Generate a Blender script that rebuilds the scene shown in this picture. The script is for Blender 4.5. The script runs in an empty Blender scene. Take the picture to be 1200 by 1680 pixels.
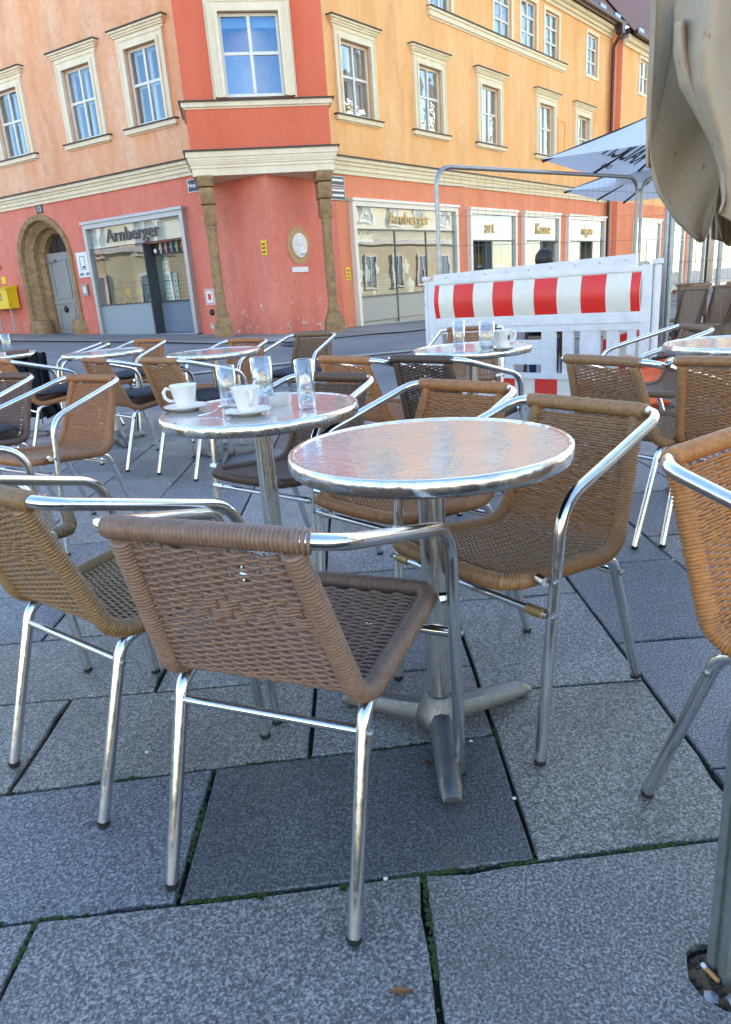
import bpy, bmesh, math, random
from mathutils import Vector, Matrix, noise
from mathutils.geometry import delaunay_2d_cdt
random.seed(7)
PI = math.pi
SC = bpy.context.scene
COL = SC.collection
R_ = math.radians

# ------------------------------------------------------------------ camera, sky, sun, exposure
CAM_H = 1.085
cam_d = bpy.data.cameras.new('camera'); cam = bpy.data.objects.new('camera', cam_d); COL.objects.link(cam)
cam_d.sensor_fit = 'HORIZONTAL'; cam_d.sensor_width = 36.0; cam_d.lens = 36.0 * 1160.0 / 1200.0
cam_d.clip_start = 0.05; cam_d.clip_end = 2000.0
_p, _r = R_(17.58), R_(-4.17)
_fw = Vector((0, math.cos(_p), -math.sin(_p))); _up0 = Vector((0, math.sin(_p), math.cos(_p))); _rt0 = Vector((1, 0, 0))
_rt = math.cos(_r) * _rt0 + math.sin(_r) * _up0; _up = -math.sin(_r) * _rt0 + math.cos(_r) * _up0
cam.matrix_world = Matrix((( _rt.x, _up.x, -_fw.x, 0), (_rt.y, _up.y, -_fw.y, 0), (_rt.z, _up.z, -_fw.z, CAM_H), (0, 0, 0, 1)))
SC.camera = cam

SUN_AZ = Vector((0.12, 0.99, 0)).normalized(); SUN_EL = R_(24)
world = bpy.data.worlds.new('World'); SC.world = world; world.use_nodes = True
wn = world.node_tree; bg = wn.nodes['Background']
sky = wn.nodes.new('ShaderNodeTexSky'); sky.sky_type = 'NISHITA'; sky.sun_disc = False
sky.sun_elevation = SUN_EL; sky.sun_rotation = math.atan2(SUN_AZ.x, SUN_AZ.y)
sky.air_density = 1.0; sky.dust_density = 0.25; sky.ozone_density = 1.5
wn.links.new(sky.outputs[0], bg.inputs[0]); bg.inputs[1].default_value = 0.15
sd = bpy.data.lights.new('sun', 'SUN'); sd.energy = 5.0; sd.angle = R_(0.5); sd.color = (1.0, 0.93, 0.82)
sun = bpy.data.objects.new('sun', sd); COL.objects.link(sun)
sdir = SUN_AZ * math.cos(SUN_EL) + Vector((0, 0, math.sin(SUN_EL)))
sun.rotation_euler = sdir.to_track_quat('Z', 'Y').to_euler(); sun.location = (0, 0, 40)
SC.view_settings.view_transform = 'Standard'; SC.view_settings.look = 'None'
SC.view_settings.gamma = 1.0; SC.view_settings.use_curve_mapping = False
SC.view_settings.exposure = 2.3
SC.cycles.use_denoising = True
SC.cycles.max_bounces = 10; SC.cycles.diffuse_bounces = 4; SC.cycles.glossy_bounces = 5
SC.cycles.transmission_bounces = 10; SC.cycles.transparent_max_bounces = 16
SC.cycles.sample_clamp_indirect = 6.0
SC.cycles.caustics_reflective = False; SC.cycles.caustics_refractive = False

# ------------------------------------------------------------------ materials
def new_mat(name):
    m = bpy.data.materials.new(name); m.use_nodes = True
    return m, m.node_tree, m.node_tree.nodes['Principled BSDF']
def N(nt, t, **kw):
    n = nt.nodes.new(t)
    for k, v in kw.items(): setattr(n, k, v)
    return n
def ramp(nt, stops, interp='LINEAR'):
    r = nt.nodes.new('ShaderNodeValToRGB'); r.color_ramp.interpolation = interp
    e = r.color_ramp.elements
    while len(e) < len(stops): e.new(0.5)
    for el, (p, c) in zip(e, stops):
        el.position = p; el.color = (*c, 1) if len(c) == 3 else c
    return r
def noise_tex(nt, scale, detail=4, rough=0.6, vec=None, dist=0.0):
    n = nt.nodes.new('ShaderNodeTexNoise'); n.inputs['Scale'].default_value = scale
    n.inputs['Detail'].default_value = detail; n.inputs['Roughness'].default_value = rough; n.inputs['Distortion'].default_value = dist
    if vec: nt.links.new(vec, n.inputs['Vector'])
    return n
def mixc(nt, fac, a, b, blend='MIX'):
    m = nt.nodes.new('ShaderNodeMix'); m.data_type = 'RGBA'; m.blend_type = blend
    L = nt.links
    if isinstance(fac, (int, float)): m.inputs[0].default_value = fac
    else: L.new(fac, m.inputs[0])
    for v, s in ((a, m.inputs[6]), (b, m.inputs[7])):
        if isinstance(v, tuple): s.default_value = (*v, 1) if len(v) == 3 else v
        else: L.new(v, s)
    return m.outputs[2]
def bump(nt, bs, h, strength=0.3, dist=0.01):
    b = nt.nodes.new('ShaderNodeBump'); b.inputs['Strength'].default_value = strength; b.inputs['Distance'].default_value = dist
    nt.links.new(h, b.inputs['Height']); nt.links.new(b.outputs[0], bs.inputs['Normal']); return b
def coords(nt, kind='Object', scale=None):
    t = nt.nodes.new('ShaderNodeTexCoord'); o = t.outputs[kind]
    if scale:
        mp = nt.nodes.new('ShaderNodeMapping'); mp.inputs['Scale'].default_value = scale; nt.links.new(o, mp.inputs[0]); o = mp.outputs[0]
    return o
def world_pos(nt, scale=None):
    g = nt.nodes.new('ShaderNodeNewGeometry'); o = g.outputs['Position']
    if scale:
        mp = nt.nodes.new('ShaderNodeMapping'); mp.inputs['Scale'].default_value = scale; nt.links.new(o, mp.inputs[0]); o = mp.outputs[0]
    return o
def plain(name, col, rough=0.6, metal=0.0, var=0.12, vscale=14, bmp=0.0, bscale=60, spec=None, dirt=0.0):
    m, nt, b = new_mat(name)
    n = noise_tex(nt, vscale, 5, 0.65, coords(nt))
    d = tuple(c * (1 - var) for c in col); u = tuple(min(1, c * (1 + var)) for c in col)
    r = ramp(nt, [(0.3, d), (0.7, u)]); nt.links.new(n.outputs[0], r.inputs[0]); cc = r.outputs[0]
    if dirt:
        nd = noise_tex(nt, 5, 7, 0.72, coords(nt), 0.6); rd = ramp(nt, [(0.46, (0, 0, 0)), (0.74, (dirt, dirt, dirt))]); nt.links.new(nd.outputs[0], rd.inputs[0]); cc = mixc(nt, rd.outputs[0], cc, (0.17, 0.15, 0.12))
    nt.links.new(cc, b.inputs['Base Color'])
    b.inputs['Roughness'].default_value = rough; b.inputs['Metallic'].default_value = metal
    if spec is not None: b.inputs['Specular IOR Level'].default_value = spec
    if bmp:
        n2 = noise_tex(nt, bscale, 4, 0.6, coords(nt)); bump(nt, b, n2.outputs[0], bmp, 0.004)
    return m
def plaster(name, col, light, dark, stain=0.5, wear=None, zwear=(0, 0), bmp=0.35):
    m, nt, b = new_mat(name); L = nt.links
    pos = world_pos(nt); st = world_pos(nt, (1.6, 1.6, 0.45))
    n1 = noise_tex(nt, 0.9, 6, 0.62, st); r1 = ramp(nt, [(0.35, (0, 0, 0)), (0.68, (1, 1, 1))]); L.new(n1.outputs[0], r1.inputs[0])
    n2 = noise_tex(nt, 7.0, 6, 0.7, pos, 0.6); r2 = ramp(nt, [(0.42, (0, 0, 0)), (0.75, (1, 1, 1))]); L.new(n2.outputs[0], r2.inputs[0])
    n3 = noise_tex(nt, 55.0, 3, 0.6, pos)
    f1 = N(nt, 'ShaderNodeMath', operation='MULTIPLY'); L.new(r1.outputs[0], f1.inputs[0]); f1.inputs[1].default_value = stain
    c = mixc(nt, f1.outputs[0], col, light)
    f2 = N(nt, 'ShaderNodeMath', operation='MULTIPLY'); L.new(r2.outputs[0], f2.inputs[0]); f2.inputs[1].default_value = stain * 0.6
    c = mixc(nt, f2.outputs[0], c, dark)
    ns = noise_tex(nt, 1.0, 4, 0.65, world_pos(nt, (1.9, 1.9, 0.42)), 0.7); rs = ramp(nt, [(0.48, (1, 1, 1)), (0.80, (0.80, 0.78, 0.76))]); L.new(ns.outputs[0], rs.inputs[0]); c = mixc(nt, min(1.0, stain), c, mixc(nt, 1.0, c, rs.outputs[0], 'MULTIPLY'))
    if wear:
        sx = N(nt, 'ShaderNodeSeparateXYZ'); L.new(pos, sx.inputs[0])
        mr = N(nt, 'ShaderNodeMapRange'); L.new(sx.outputs[2], mr.inputs[0]); mr.inputs[1].default_value = zwear[0]; mr.inputs[2].default_value = zwear[1]; mr.inputs[3].default_value = 0.17; mr.inputs[4].default_value = -0.02
        nw = noise_tex(nt, 5.5, 5, 0.6, pos, 1.0)
        ad = N(nt, 'ShaderNodeMath', operation='ADD'); L.new(nw.outputs[0], ad.inputs[0]); L.new(mr.outputs[0], ad.inputs[1])
        rw = ramp(nt, [(0.725, (0, 0, 0)), (0.745, (1, 1, 1))]); L.new(ad.outputs[0], rw.inputs[0])
        c = mixc(nt, rw.outputs[0], c, wear)
    L.new(c, b.inputs['Base Color']); b.inputs['Roughness'].default_value = 0.9; b.inputs['Specular IOR Level'].default_value = 0.2
    ad2 = N(nt, 'ShaderNodeMath', operation='ADD'); L.new(n2.outputs[0], ad2.inputs[0]); L.new(n3.outputs[0], ad2.inputs[1])
    bump(nt, b, ad2.outputs[0], bmp, 0.012)
    return m

M = {}
M['red'] = plaster('red_plaster', (0.70, 0.19, 0.125), (0.76, 0.29, 0.21), (0.58, 0.135, 0.09), 0.8, wear=(0.62, 0.52, 0.46), zwear=(0.2, 1.5))
M['bay'] = plaster('bay_red_plaster', (0.68, 0.145, 0.075), (0.72, 0.20, 0.12), (0.62, 0.12, 0.06), 0.4)
M['salmon'] = plaster('salmon_plaster', (0.75, 0.345, 0.175), (0.83, 0.52, 0.35), (0.70, 0.26, 0.105), 0.95)
M['yellow'] = plaster('yellow_plaster_warm_lit', (0.83, 0.435, 0.16), (0.88, 0.56, 0.28), (0.79, 0.37, 0.11), 0.9)  # right upper wall, yellowed to carry its warm bounce light
M['red_warm_lit'] = plaster('red_plaster_warm_lit', (0.74, 0.255, 0.13), (0.80, 0.34, 0.19), (0.66, 0.20, 0.095), 0.7, wear=(0.62, 0.52, 0.46), zwear=(0.0, 1.2))  # the left wing's red with warm bounce light painted in
M['cream'] = plaster('cream_stucco', (0.78, 0.65, 0.46), (0.84, 0.74, 0.57), (0.70, 0.53, 0.33), 0.7, bmp=0.2)
M['cream2'] = plaster('pale_cream_stucco', (0.80, 0.72, 0.50), (0.78, 0.72, 0.55), (0.66, 0.55, 0.32), 0.6, bmp=0.2)
M['opp'] = plaster('opposite_cream_plaster', (0.68, 0.60, 0.42), (0.72, 0.66, 0.5), (0.6, 0.5, 0.33), 0.6)
M['opp2'] = plaster('opposite_ochre_plaster', (0.60, 0.52, 0.34), (0.64, 0.56, 0.4), (0.52, 0.42, 0.27), 0.6)
M['tin'] = plain('dark_tin_flashing', (0.055, 0.042, 0.036), 0.55, 0.3, 0.3)
M['white_wood'] = plain('white_painted_wood', (0.72, 0.68, 0.60), 0.5, 0, 0.08, 20)
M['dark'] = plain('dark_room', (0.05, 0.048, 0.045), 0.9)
M['room'] = plain('room_wall', (0.30, 0.29, 0.26), 0.9)
M['curtain'] = plain('white_curtain', (0.75, 0.73, 0.68), 0.9, 0, 0.1)
M['steel_frame'] = plain('grey_steel_frame', (0.42, 0.43, 0.44), 0.4, 0.55, 0.06)
M['panel_grey'] = plain('light_grey_panel', (0.27, 0.32, 0.35), 0.45, 0, 0.04)
M['panel_blue'] = plain('blue_grey_panel', (0.15, 0.20, 0.26), 0.45, 0, 0.04)
M['panel_warm'] = plain('warm_grey_panel', (0.33, 0.34, 0.30), 0.4, 0, 0.04)
M['slat'] = plain('dark_grey_slat', (0.06, 0.063, 0.07), 0.6)
M['slat2'] = plain('green_grey_slat', (0.13, 0.15, 0.145), 0.6)
M['white'] = plain('white_paint', (0.78, 0.77, 0.74), 0.55, 0, 0.05)
M['black'] = plain('black_plastic', (0.012, 0.012, 0.013), 0.45, 0, 0.2)
M['brown_letter'] = plain('brown_letter', (0.085, 0.05, 0.04), 0.5)
M['gold_letter'] = plain('gold_letter', (0.62, 0.36, 0.06), 0.4)
M['yellow_box'] = plain('yellow_enamel', (0.80, 0.52, 0.015), 0.35, 0, 0.06)
M['blue_plate'] = plain('dark_blue_enamel', (0.03, 0.035, 0.06), 0.35)
M['copper'] = plain('brown_downpipe', (0.07, 0.032, 0.022), 0.45, 0.3, 0.25)
M['dirt'] = plain('excavated_soil', (0.16, 0.10, 0.055), 0.95, 0, 0.5, 25, 1.0, 45)
M['rubber'] = plain('black_rubber', (0.015, 0.015, 0.016), 0.6)
M['dark_metal'] = plain('table_underside', (0.03, 0.03, 0.032), 0.6, 0.2)
M['galv'] = plain('galvanised_steel', (0.30, 0.32, 0.335), 0.42, 0.85, 0.18, 30)
M['red_refl'] = plain('red_reflective_sheet', (0.72, 0.022, 0.015), 0.38, 0, 0.06, dirt=0.18)
M['cream_refl'] = plain('cream_reflective_sheet', (0.74, 0.70, 0.60), 0.4, 0, 0.05)
M['plastic'] = plain('white_barrier_plastic', (0.74, 0.735, 0.72), 0.42, 0, 0.08, 5, 0.15, 12, None, 0.26)
M['orange'] = plain('orange_tarpaulin', (0.72, 0.12, 0.035), 0.5, 0, 0.1, 8)
M['porcelain'] = plain('white_porcelain', (0.80, 0.78, 0.74), 0.18, 0, 0.03)
M['coffee'] = plain('coffee_foam', (0.45, 0.30, 0.16), 0.6)
M['cushion'] = plain('dark_grey_cushion', (0.045, 0.047, 0.058), 0.95, 0, 0.3, 40, 0.3, 300)
M['cloth'] = plain('black_cloth', (0.012, 0.012, 0.014), 0.95, 0, 0.4)
M['denim'] = plain('blue_denim', (0.03, 0.06, 0.15), 0.9, 0, 0.3)
M['skin'] = plain('skin', (0.52, 0.29, 0.20), 0.6, 0, 0.06)
M['hair'] = plain('dark_hair', (0.012, 0.010, 0.010), 0.5, 0, 0.4, 90)
M['leather'] = plain('brown_leather', (0.14, 0.06, 0.035), 0.55)
M['brass'] = plain('brass_bushing', (0.42, 0.27, 0.10), 0.45, 0.6, 0.15)
M['pole_green'] = plain('grey_green_pole', (0.22, 0.245, 0.235), 0.42, 0.5, 0.15, 30)
M['rattan_dark'] = plain('dark_bentwood', (0.075, 0.028, 0.018), 0.45)
M['rattan_back'] = plain('beige_woven_back', (0.26, 0.165, 0.095), 0.7, 0, 0.25, 60)
M['umb_white'] = plain('white_parasol_cloth', (0.80, 0.82, 0.84), 0.85, 0, 0.04)
_m, _nt, _b2 = new_mat('white_parasol_cloth_thin'); _b2.inputs['Base Color'].default_value = (.82, .83, .85, 1); _b2.inputs['Roughness'].default_value = .9
_tl = N(_nt, 'ShaderNodeBsdfTranslucent'); _tl.inputs[0].default_value = (.8, .81, .83, 1); _mx = N(_nt, 'ShaderNodeMixShader'); _mx.inputs[0].default_value = .36; _nt.links.new(_b2.outputs[0], _mx.inputs[1]); _nt.links.new(_tl.outputs[0], _mx.inputs[2]); _nt.links.new(_mx.outputs[0], _nt.nodes['Material Output'].inputs[0]); M['umb_white'] = _m
M['umb_black'] = plain('black_rib', (0.012, 0.012, 0.013), 0.5)
M['leaf'] = plain('dry_leaf', (0.22, 0.09, 0.035), 0.7)
M['pebble'] = plain('white_chip', (0.65, 0.63, 0.6), 0.7)
M['orange_paper'] = plain('cigarette_filter', (0.62, 0.28, 0.08), 0.7)
M['stone_col'] = plain('sandstone', (0.31, 0.19, 0.09), 0.92, 0, 0.38, 9, 0.9, 40)
M['plaster_tan'] = plain('tan_oval', (0.50, 0.30, 0.13), 0.85)
M['grey_door'] = plain('grey_painted_door', (0.31, 0.30, 0.28), 0.55, 0, 0.1, 10)
M['dark_wood'] = plain('dark_wood', (0.04, 0.026, 0.02), 0.7)
M['bust'] = plain('cream_bust', (0.70, 0.68, 0.60), 0.6)
M['yellowgreen'] = plain('yellow_green_card', (0.40, 0.40, 0.07), 0.6)
for nm, c in dict(w1=(0.6, 0.55, 0.45), w2=(0.55, 0.3, 0.24), w3=(0.22, 0.33, 0.4), w4=(0.4, 0.45, 0.2), w5=(0.5, 0.28, 0.14), w6=(0.45, 0.22, 0.1)).items():
    M['watch_' + nm] = plain('watch_strap_' + nm, c, 0.5)

def glass_pane(name, base, rough=0.0, wob=0.0, wscale=3.0, tint=(0.85, 0.93, 0.9), gcol=(0.95, 0.97, 1.0), thin=True, fpow=3.5):
    m, nt, b = new_mat(name); L = nt.links
    nt.nodes.remove(b); out = nt.nodes['Material Output']
    tr = N(nt, 'ShaderNodeBsdfTransparent'); tr.inputs[0].default_value = (*tint, 1)
    gl = N(nt, 'ShaderNodeBsdfGlossy'); gl.inputs['Roughness'].default_value = rough; gl.inputs[0].default_value = (*gcol, 1)
    if thin:
        lw = N(nt, 'ShaderNodeLayerWeight'); lw.inputs[0].default_value = 0.5; fr = N(nt, 'ShaderNodeMath', operation='POWER'); L.new(lw.outputs['Facing'], fr.inputs[0]); fr.inputs[1].default_value = fpow
    else:
        fr = N(nt, 'ShaderNodeFresnel'); fr.inputs[0].default_value = 1.5
    mr = N(nt, 'ShaderNodeMapRange'); L.new(fr.outputs[0], mr.inputs[0]); mr.inputs[3].default_value = base; mr.inputs[4].default_value = 1.0
    mx = N(nt, 'ShaderNodeMixShader'); L.new(mr.outputs[0], mx.inputs[0]); L.new(tr.outputs[0], mx.inputs[1]); L.new(gl.outputs[0], mx.inputs[2])
    if wob:
        n = noise_tex(nt, wscale, 2, 0.5, world_pos(nt)); bm = N(nt, 'ShaderNodeBump'); bm.inputs['Strength'].default_value = wob; bm.inputs['Distance'].default_value = 0.03
        L.new(n.outputs[0], bm.inputs['Height']); L.new(bm.outputs[0], gl.inputs['Normal'])
    L.new(mx.outputs[0], out.inputs[0])
    return m
M['win_glass'] = glass_pane('old_window_glass', 0.26, 0.0, 0.35, 2.2)
M['win_glass_flat'] = glass_pane('sky_tinted_window_glass', 0.17, 0.0, 0.06, 1.5, gcol=(0.62, 0.82, 1.0))  # blue of the mirrored sky put into the gloss colour
M['bay_glass'] = glass_pane('bay_window_glass', 0.17, 0.0, 0.06, 1.5, (0.7, 0.8, 0.9), (0.30, 0.60, 0.92))  # gloss tinted blue to deepen the reflected sky
M['shop_glass'] = glass_pane('shop_window_glass', 0.10, 0.0, 0.05, 1.2, (0.80, 0.9, 0.86))
M['sign_glass'] = glass_pane('sign_band_glass', 0.13, 0.0, 0.12, 1.4, (0.8, 0.85, 0.85))

M['glass'] = glass_pane('tumbler_glass', 0.10, 0.0, 0.0, 1.0, (0.90, 0.93, 0.94), (0.95, 0.97, 1.0), True, 1.8)
m, nt, b = new_mat('water'); b.inputs['Base Color'].default_value = (0.98, 0.99, 1, 1); b.inputs['Roughness'].default_value = 0; b.inputs['IOR'].default_value = 1.33; b.inputs['Transmission Weight'].default_value = 1
M['water'] = m

def alu(name, col=(0.80, 0.80, 0.79), rough=0.2, scr=0.06, stretch=(220, 220, 3), dents=0.0, dscale=9):
    m, nt, b = new_mat(name); L = nt.links
    n = noise_tex(nt, 1.0, 4, 0.6, coords(nt, 'Object', stretch)); r = ramp(nt, [(0.3, (rough * 0.75,) * 3), (0.75, (rough * 1.6,) * 3)])
    L.new(n.outputs[0], r.inputs[0]); L.new(r.outputs[0], b.inputs['Roughness'])
    nd = noise_tex(nt, 14, 5, 0.7, coords(nt)); rd = ramp(nt, [(0.35, tuple(c * 0.86 for c in col)), (0.65, col)]); L.new(nd.outputs[0], rd.inputs[0]); L.new(rd.outputs[0], b.inputs['Base Color'])
    b.inputs['Metallic'].default_value = 1.0
    bm = bump(nt, b, n.outputs[0], scr, 0.002)
    if dents:
        v = noise_tex(nt, dscale, 2, 0.4, coords(nt)); b2 = N(nt, 'ShaderNodeBump'); b2.inputs['Strength'].default_value = dents; b2.inputs['Distance'].default_value = 0.006
        L.new(v.outputs[0], b2.inputs['Height']); L.new(bm.outputs[0], b2.inputs['Normal']); L.new(b2.outputs[0], b.inputs['Normal'])
    return m
M['alu'] = alu('polished_aluminium', rough=0.16, scr=0.03, stretch=(60, 60, 60))
M['alu_top'] = alu('steel_table_top', (0.78, 0.78, 0.78), 0.10, 0.02, (30, 30, 30), 0.20, 42)
M['alu_top'].node_tree.nodes['Principled BSDF'].inputs['Metallic'].default_value = 0.66
M['alu_rim'] = alu('steel_table_rim', (0.76, 0.75, 0.72), 0.22, 0.03, (30, 30, 30), 0.6, 26)
M['alu_cast'] = alu('cast_aluminium', (0.20, 0.20, 0.197), 0.44, 0.25, (160, 160, 160))
M['alu_pole'] = alu('satin_pole', (0.66, 0.65, 0.62), 0.22, 0.06, (160, 160, 3), 0.12, 5)

# wicker: each chair's own strand colour comes from the object colour
m, nt, b = new_mat('wicker'); L = nt.links
oi = N(nt, 'ShaderNodeObjectInfo'); n = noise_tex(nt, 70, 4, 0.7, coords(nt)); r = ramp(nt, [(0.25, (0.62, 0.62, 0.62)), (0.75, (1.22, 1.2, 1.15))]); L.new(n.outputs[0], r.inputs[0])
c = mixc(nt, 1.0, oi.outputs['Color'], r.outputs[0], 'MULTIPLY'); L.new(c, b.inputs['Base Color'])
b.inputs['Roughness'].default_value = 0.46; b.inputs['Specular IOR Level'].default_value = 0.45
M['wicker'] = m

# granite slab: flakes, per-slab tint
def granite(name, scale=1.0):
    m, nt, b = new_mat(name); L = nt.links
    oi = N(nt, 'ShaderNodeObjectInfo'); g = N(nt, 'ShaderNodeNewGeometry')
    va = N(nt, 'ShaderNodeVectorMath', operation='ADD'); L.new(g.outputs['Position'], va.inputs[0])
    vm = N(nt, 'ShaderNodeVectorMath', operation='SCALE'); L.new(oi.outputs['Random'], vm.inputs[3]); vm.inputs[0].default_value = (37, 17, 29); L.new(vm.outputs[0], va.inputs[1])
    pos = va.outputs[0]
    n1 = noise_tex(nt, 185 * scale, 6, 0.68, pos, 0.3)
    r1 = ramp(nt, [(0.37, (0.040, 0.041, 0.043)), (0.50, (0.122, 0.123, 0.124)), (0.63, (0.345, 0.34, 0.33))]); L.new(n1.outputs[0], r1.inputs[0])
    n2 = noise_tex(nt, 3.2, 5, 0.6, pos); r2 = ramp(nt, [(0.3, (0.80, 0.80, 0.80)), (0.7, (1.12, 1.11, 1.08))]); L.new(n2.outputs[0], r2.inputs[0])
    c = mixc(nt, 1.0, r1.outputs[0], r2.outputs[0], 'MULTIPLY')
    tint = ramp(nt, [(0.0, (0.62, 0.66, 0.74)), (0.3, (0.78, 0.80, 0.84)), (0.62, (1.0, 0.98, 0.93)), (1.0, (1.2, 1.14, 1.02))]); L.new(oi.outputs['Random'], tint.inputs[0])
    c = mixc(nt, 1.0, c, oi.outputs['Color'], 'MULTIPLY')
    n3 = noise_tex(nt, 2.1, 4, 0.7, pos, 0.5); r3 = ramp(nt, [(0.52, (0, 0, 0)), (0.76, (0.6, 0.6, 0.6))]); L.new(n3.outputs[0], r3.inputs[0])
    c = mixc(nt, r3.outputs[0], c, (0.12, 0.10, 0.075))
    vo = N(nt, 'ShaderNodeTexVoronoi'); vo.inputs['Scale'].default_value = 26; L.new(pos, vo.inputs['Vector'])
    vo2 = N(nt, 'ShaderNodeTexVoronoi'); vo2.inputs['Scale'].default_value = 3.1; L.new(pos, vo2.inputs['Vector']); rg = ramp(nt, [(0.035, (0.55, 0.55, 0.56)), (0.06, (1, 1, 1))]); L.new(vo2.outputs['Distance'], rg.inputs[0]); c = mixc(nt, 1.0, c, rg.outputs[0], 'MULTIPLY')
    rv = ramp(nt, [(0.035, (0.25, 0.25, 0.25)), (0.07, (1, 1, 1))]); L.new(vo.outputs['Distance'], rv.inputs[0])
    c = mixc(nt, 0.55, c, mixc(nt, 1.0, c, rv.outputs[0], 'MULTIPLY'))
    L.new(c, b.inputs['Base Color'])
    rr = ramp(nt, [(0.3, (0.62,) * 3), (0.7, (0.36,) * 3)]); L.new(n1.outputs[0], rr.inputs[0]); L.new(rr.outputs[0], b.inputs['Roughness'])
    bump(nt, b, n1.outputs[0], 0.55, 0.004)
    return m
M['granite'] = granite('granite_slab')
def soil_moss():
    m, nt, b = new_mat('joint_soil'); L = nt.links; pos = world_pos(nt)
    n = noise_tex(nt, 9, 5, 0.7, pos); n2 = noise_tex(nt, 160, 3, 0.6, pos)
    r = ramp(nt, [(0.52, (0.012, 0.012, 0.011)), (0.66, (0.026, 0.034, 0.010))]); L.new(n.outputs[0], r.inputs[0]); L.new(r.outputs[0], b.inputs['Base Color'])
    b.inputs['Roughness'].default_value = 1.0; bump(nt, b, n2.outputs[0], 0.8, 0.006); return m
M['joint'] = soil_moss()
M['moss'] = plain('green_moss', (0.028, 0.048, 0.009), 1.0, 0, 0.5, 60)
def asphalt(name, c0, c1, sc=40):
    m, nt, b = new_mat(name); L = nt.links; pos = world_pos(nt)
    n = noise_tex(nt, sc, 4, 0.7, pos); n2 = noise_tex(nt, 0.5, 5, 0.6, pos)
    ad = N(nt, 'ShaderNodeMath', operation='MULTIPLY_ADD'); L.new(n.outputs[0], ad.inputs[0]); ad.inputs[1].default_value = 0.45; L.new(n2.outputs[0], ad.inputs[2])
    r = ramp(nt, [(0.5, c0), (0.92, c1)]); L.new(ad.outputs[0], r.inputs[0]); L.new(r.outputs[0], b.inputs['Base Color'])
    b.inputs['Roughness'].default_value = 0.8; bump(nt, b, n.outputs[0], 0.4, 0.01); return m
M['asphalt'] = asphalt('street_asphalt', (0.115, 0.115, 0.12), (0.25, 0.24, 0.235))
M['asphalt2'] = asphalt('pavement_asphalt', (0.16, 0.15, 0.14), (0.31, 0.29, 0.265))
M['setts'] = asphalt('pale_stone_strip', (0.28, 0.26, 0.22), (0.46, 0.43, 0.36), 12)
def roof_tiles():
    m, nt, b = new_mat('clay_roof_tiles'); L = nt.links
    uv = coords(nt, 'UV'); bt = N(nt, 'ShaderNodeTexBrick'); L.new(uv, bt.inputs['Vector'])
    bt.inputs['Scale'].default_value = 1.0; bt.inputs['Brick Width'].default_value = 0.30; bt.inputs['Row Height'].default_value = 0.30; bt.inputs['Mortar Size'].default_value = 0.028
    bt.inputs['Color1'].default_value = (0.19, 0.062, 0.036, 1); bt.inputs['Color2'].default_value = (0.12, 0.042, 0.028, 1); bt.inputs['Mortar'].default_value = (0.26, 0.12, 0.07, 1)
    L.new(bt.outputs[0], b.inputs['Base Color']); b.inputs['Roughness'].default_value = 0.85
    bump(nt, b, bt.outputs['Fac'], 0.8, 0.03); return m
M['tiles'] = roof_tiles()
def canvas_mat():
    m, nt, b = new_mat('weathered_canvas'); L = nt.links; pos = coords(nt)
    n = noise_tex(nt, 6, 5, 0.6, pos); r = ramp(nt, [(0.3, (0.38, 0.295, 0.20)), (0.7, (0.50, 0.40, 0.285))]); L.new(n.outputs[0], r.inputs[0])
    n2 = noise_tex(nt, 1.0, 3, 0.55, coords(nt, 'Object', (150, 150, 60))); r2 = ramp(nt, [(0.66, (1, 1, 1)), (0.74, (0.45, 0.40, 0.33))]); L.new(n2.outputs[0], r2.inputs[0])
    c = mixc(nt, 1.0, r.outputs[0], r2.outputs[0], 'MULTIPLY'); L.new(c, b.inputs['Base Color']); b.inputs['Roughness'].default_value = 0.95
    n3 = noise_tex(nt, 1.0, 5, 0.62, coords(nt, 'Object', (17, 17, 7)), 0.4); bump(nt, b, n3.outputs[0], 0.22, 0.012); return m
M['canvas'] = canvas_mat()

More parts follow.
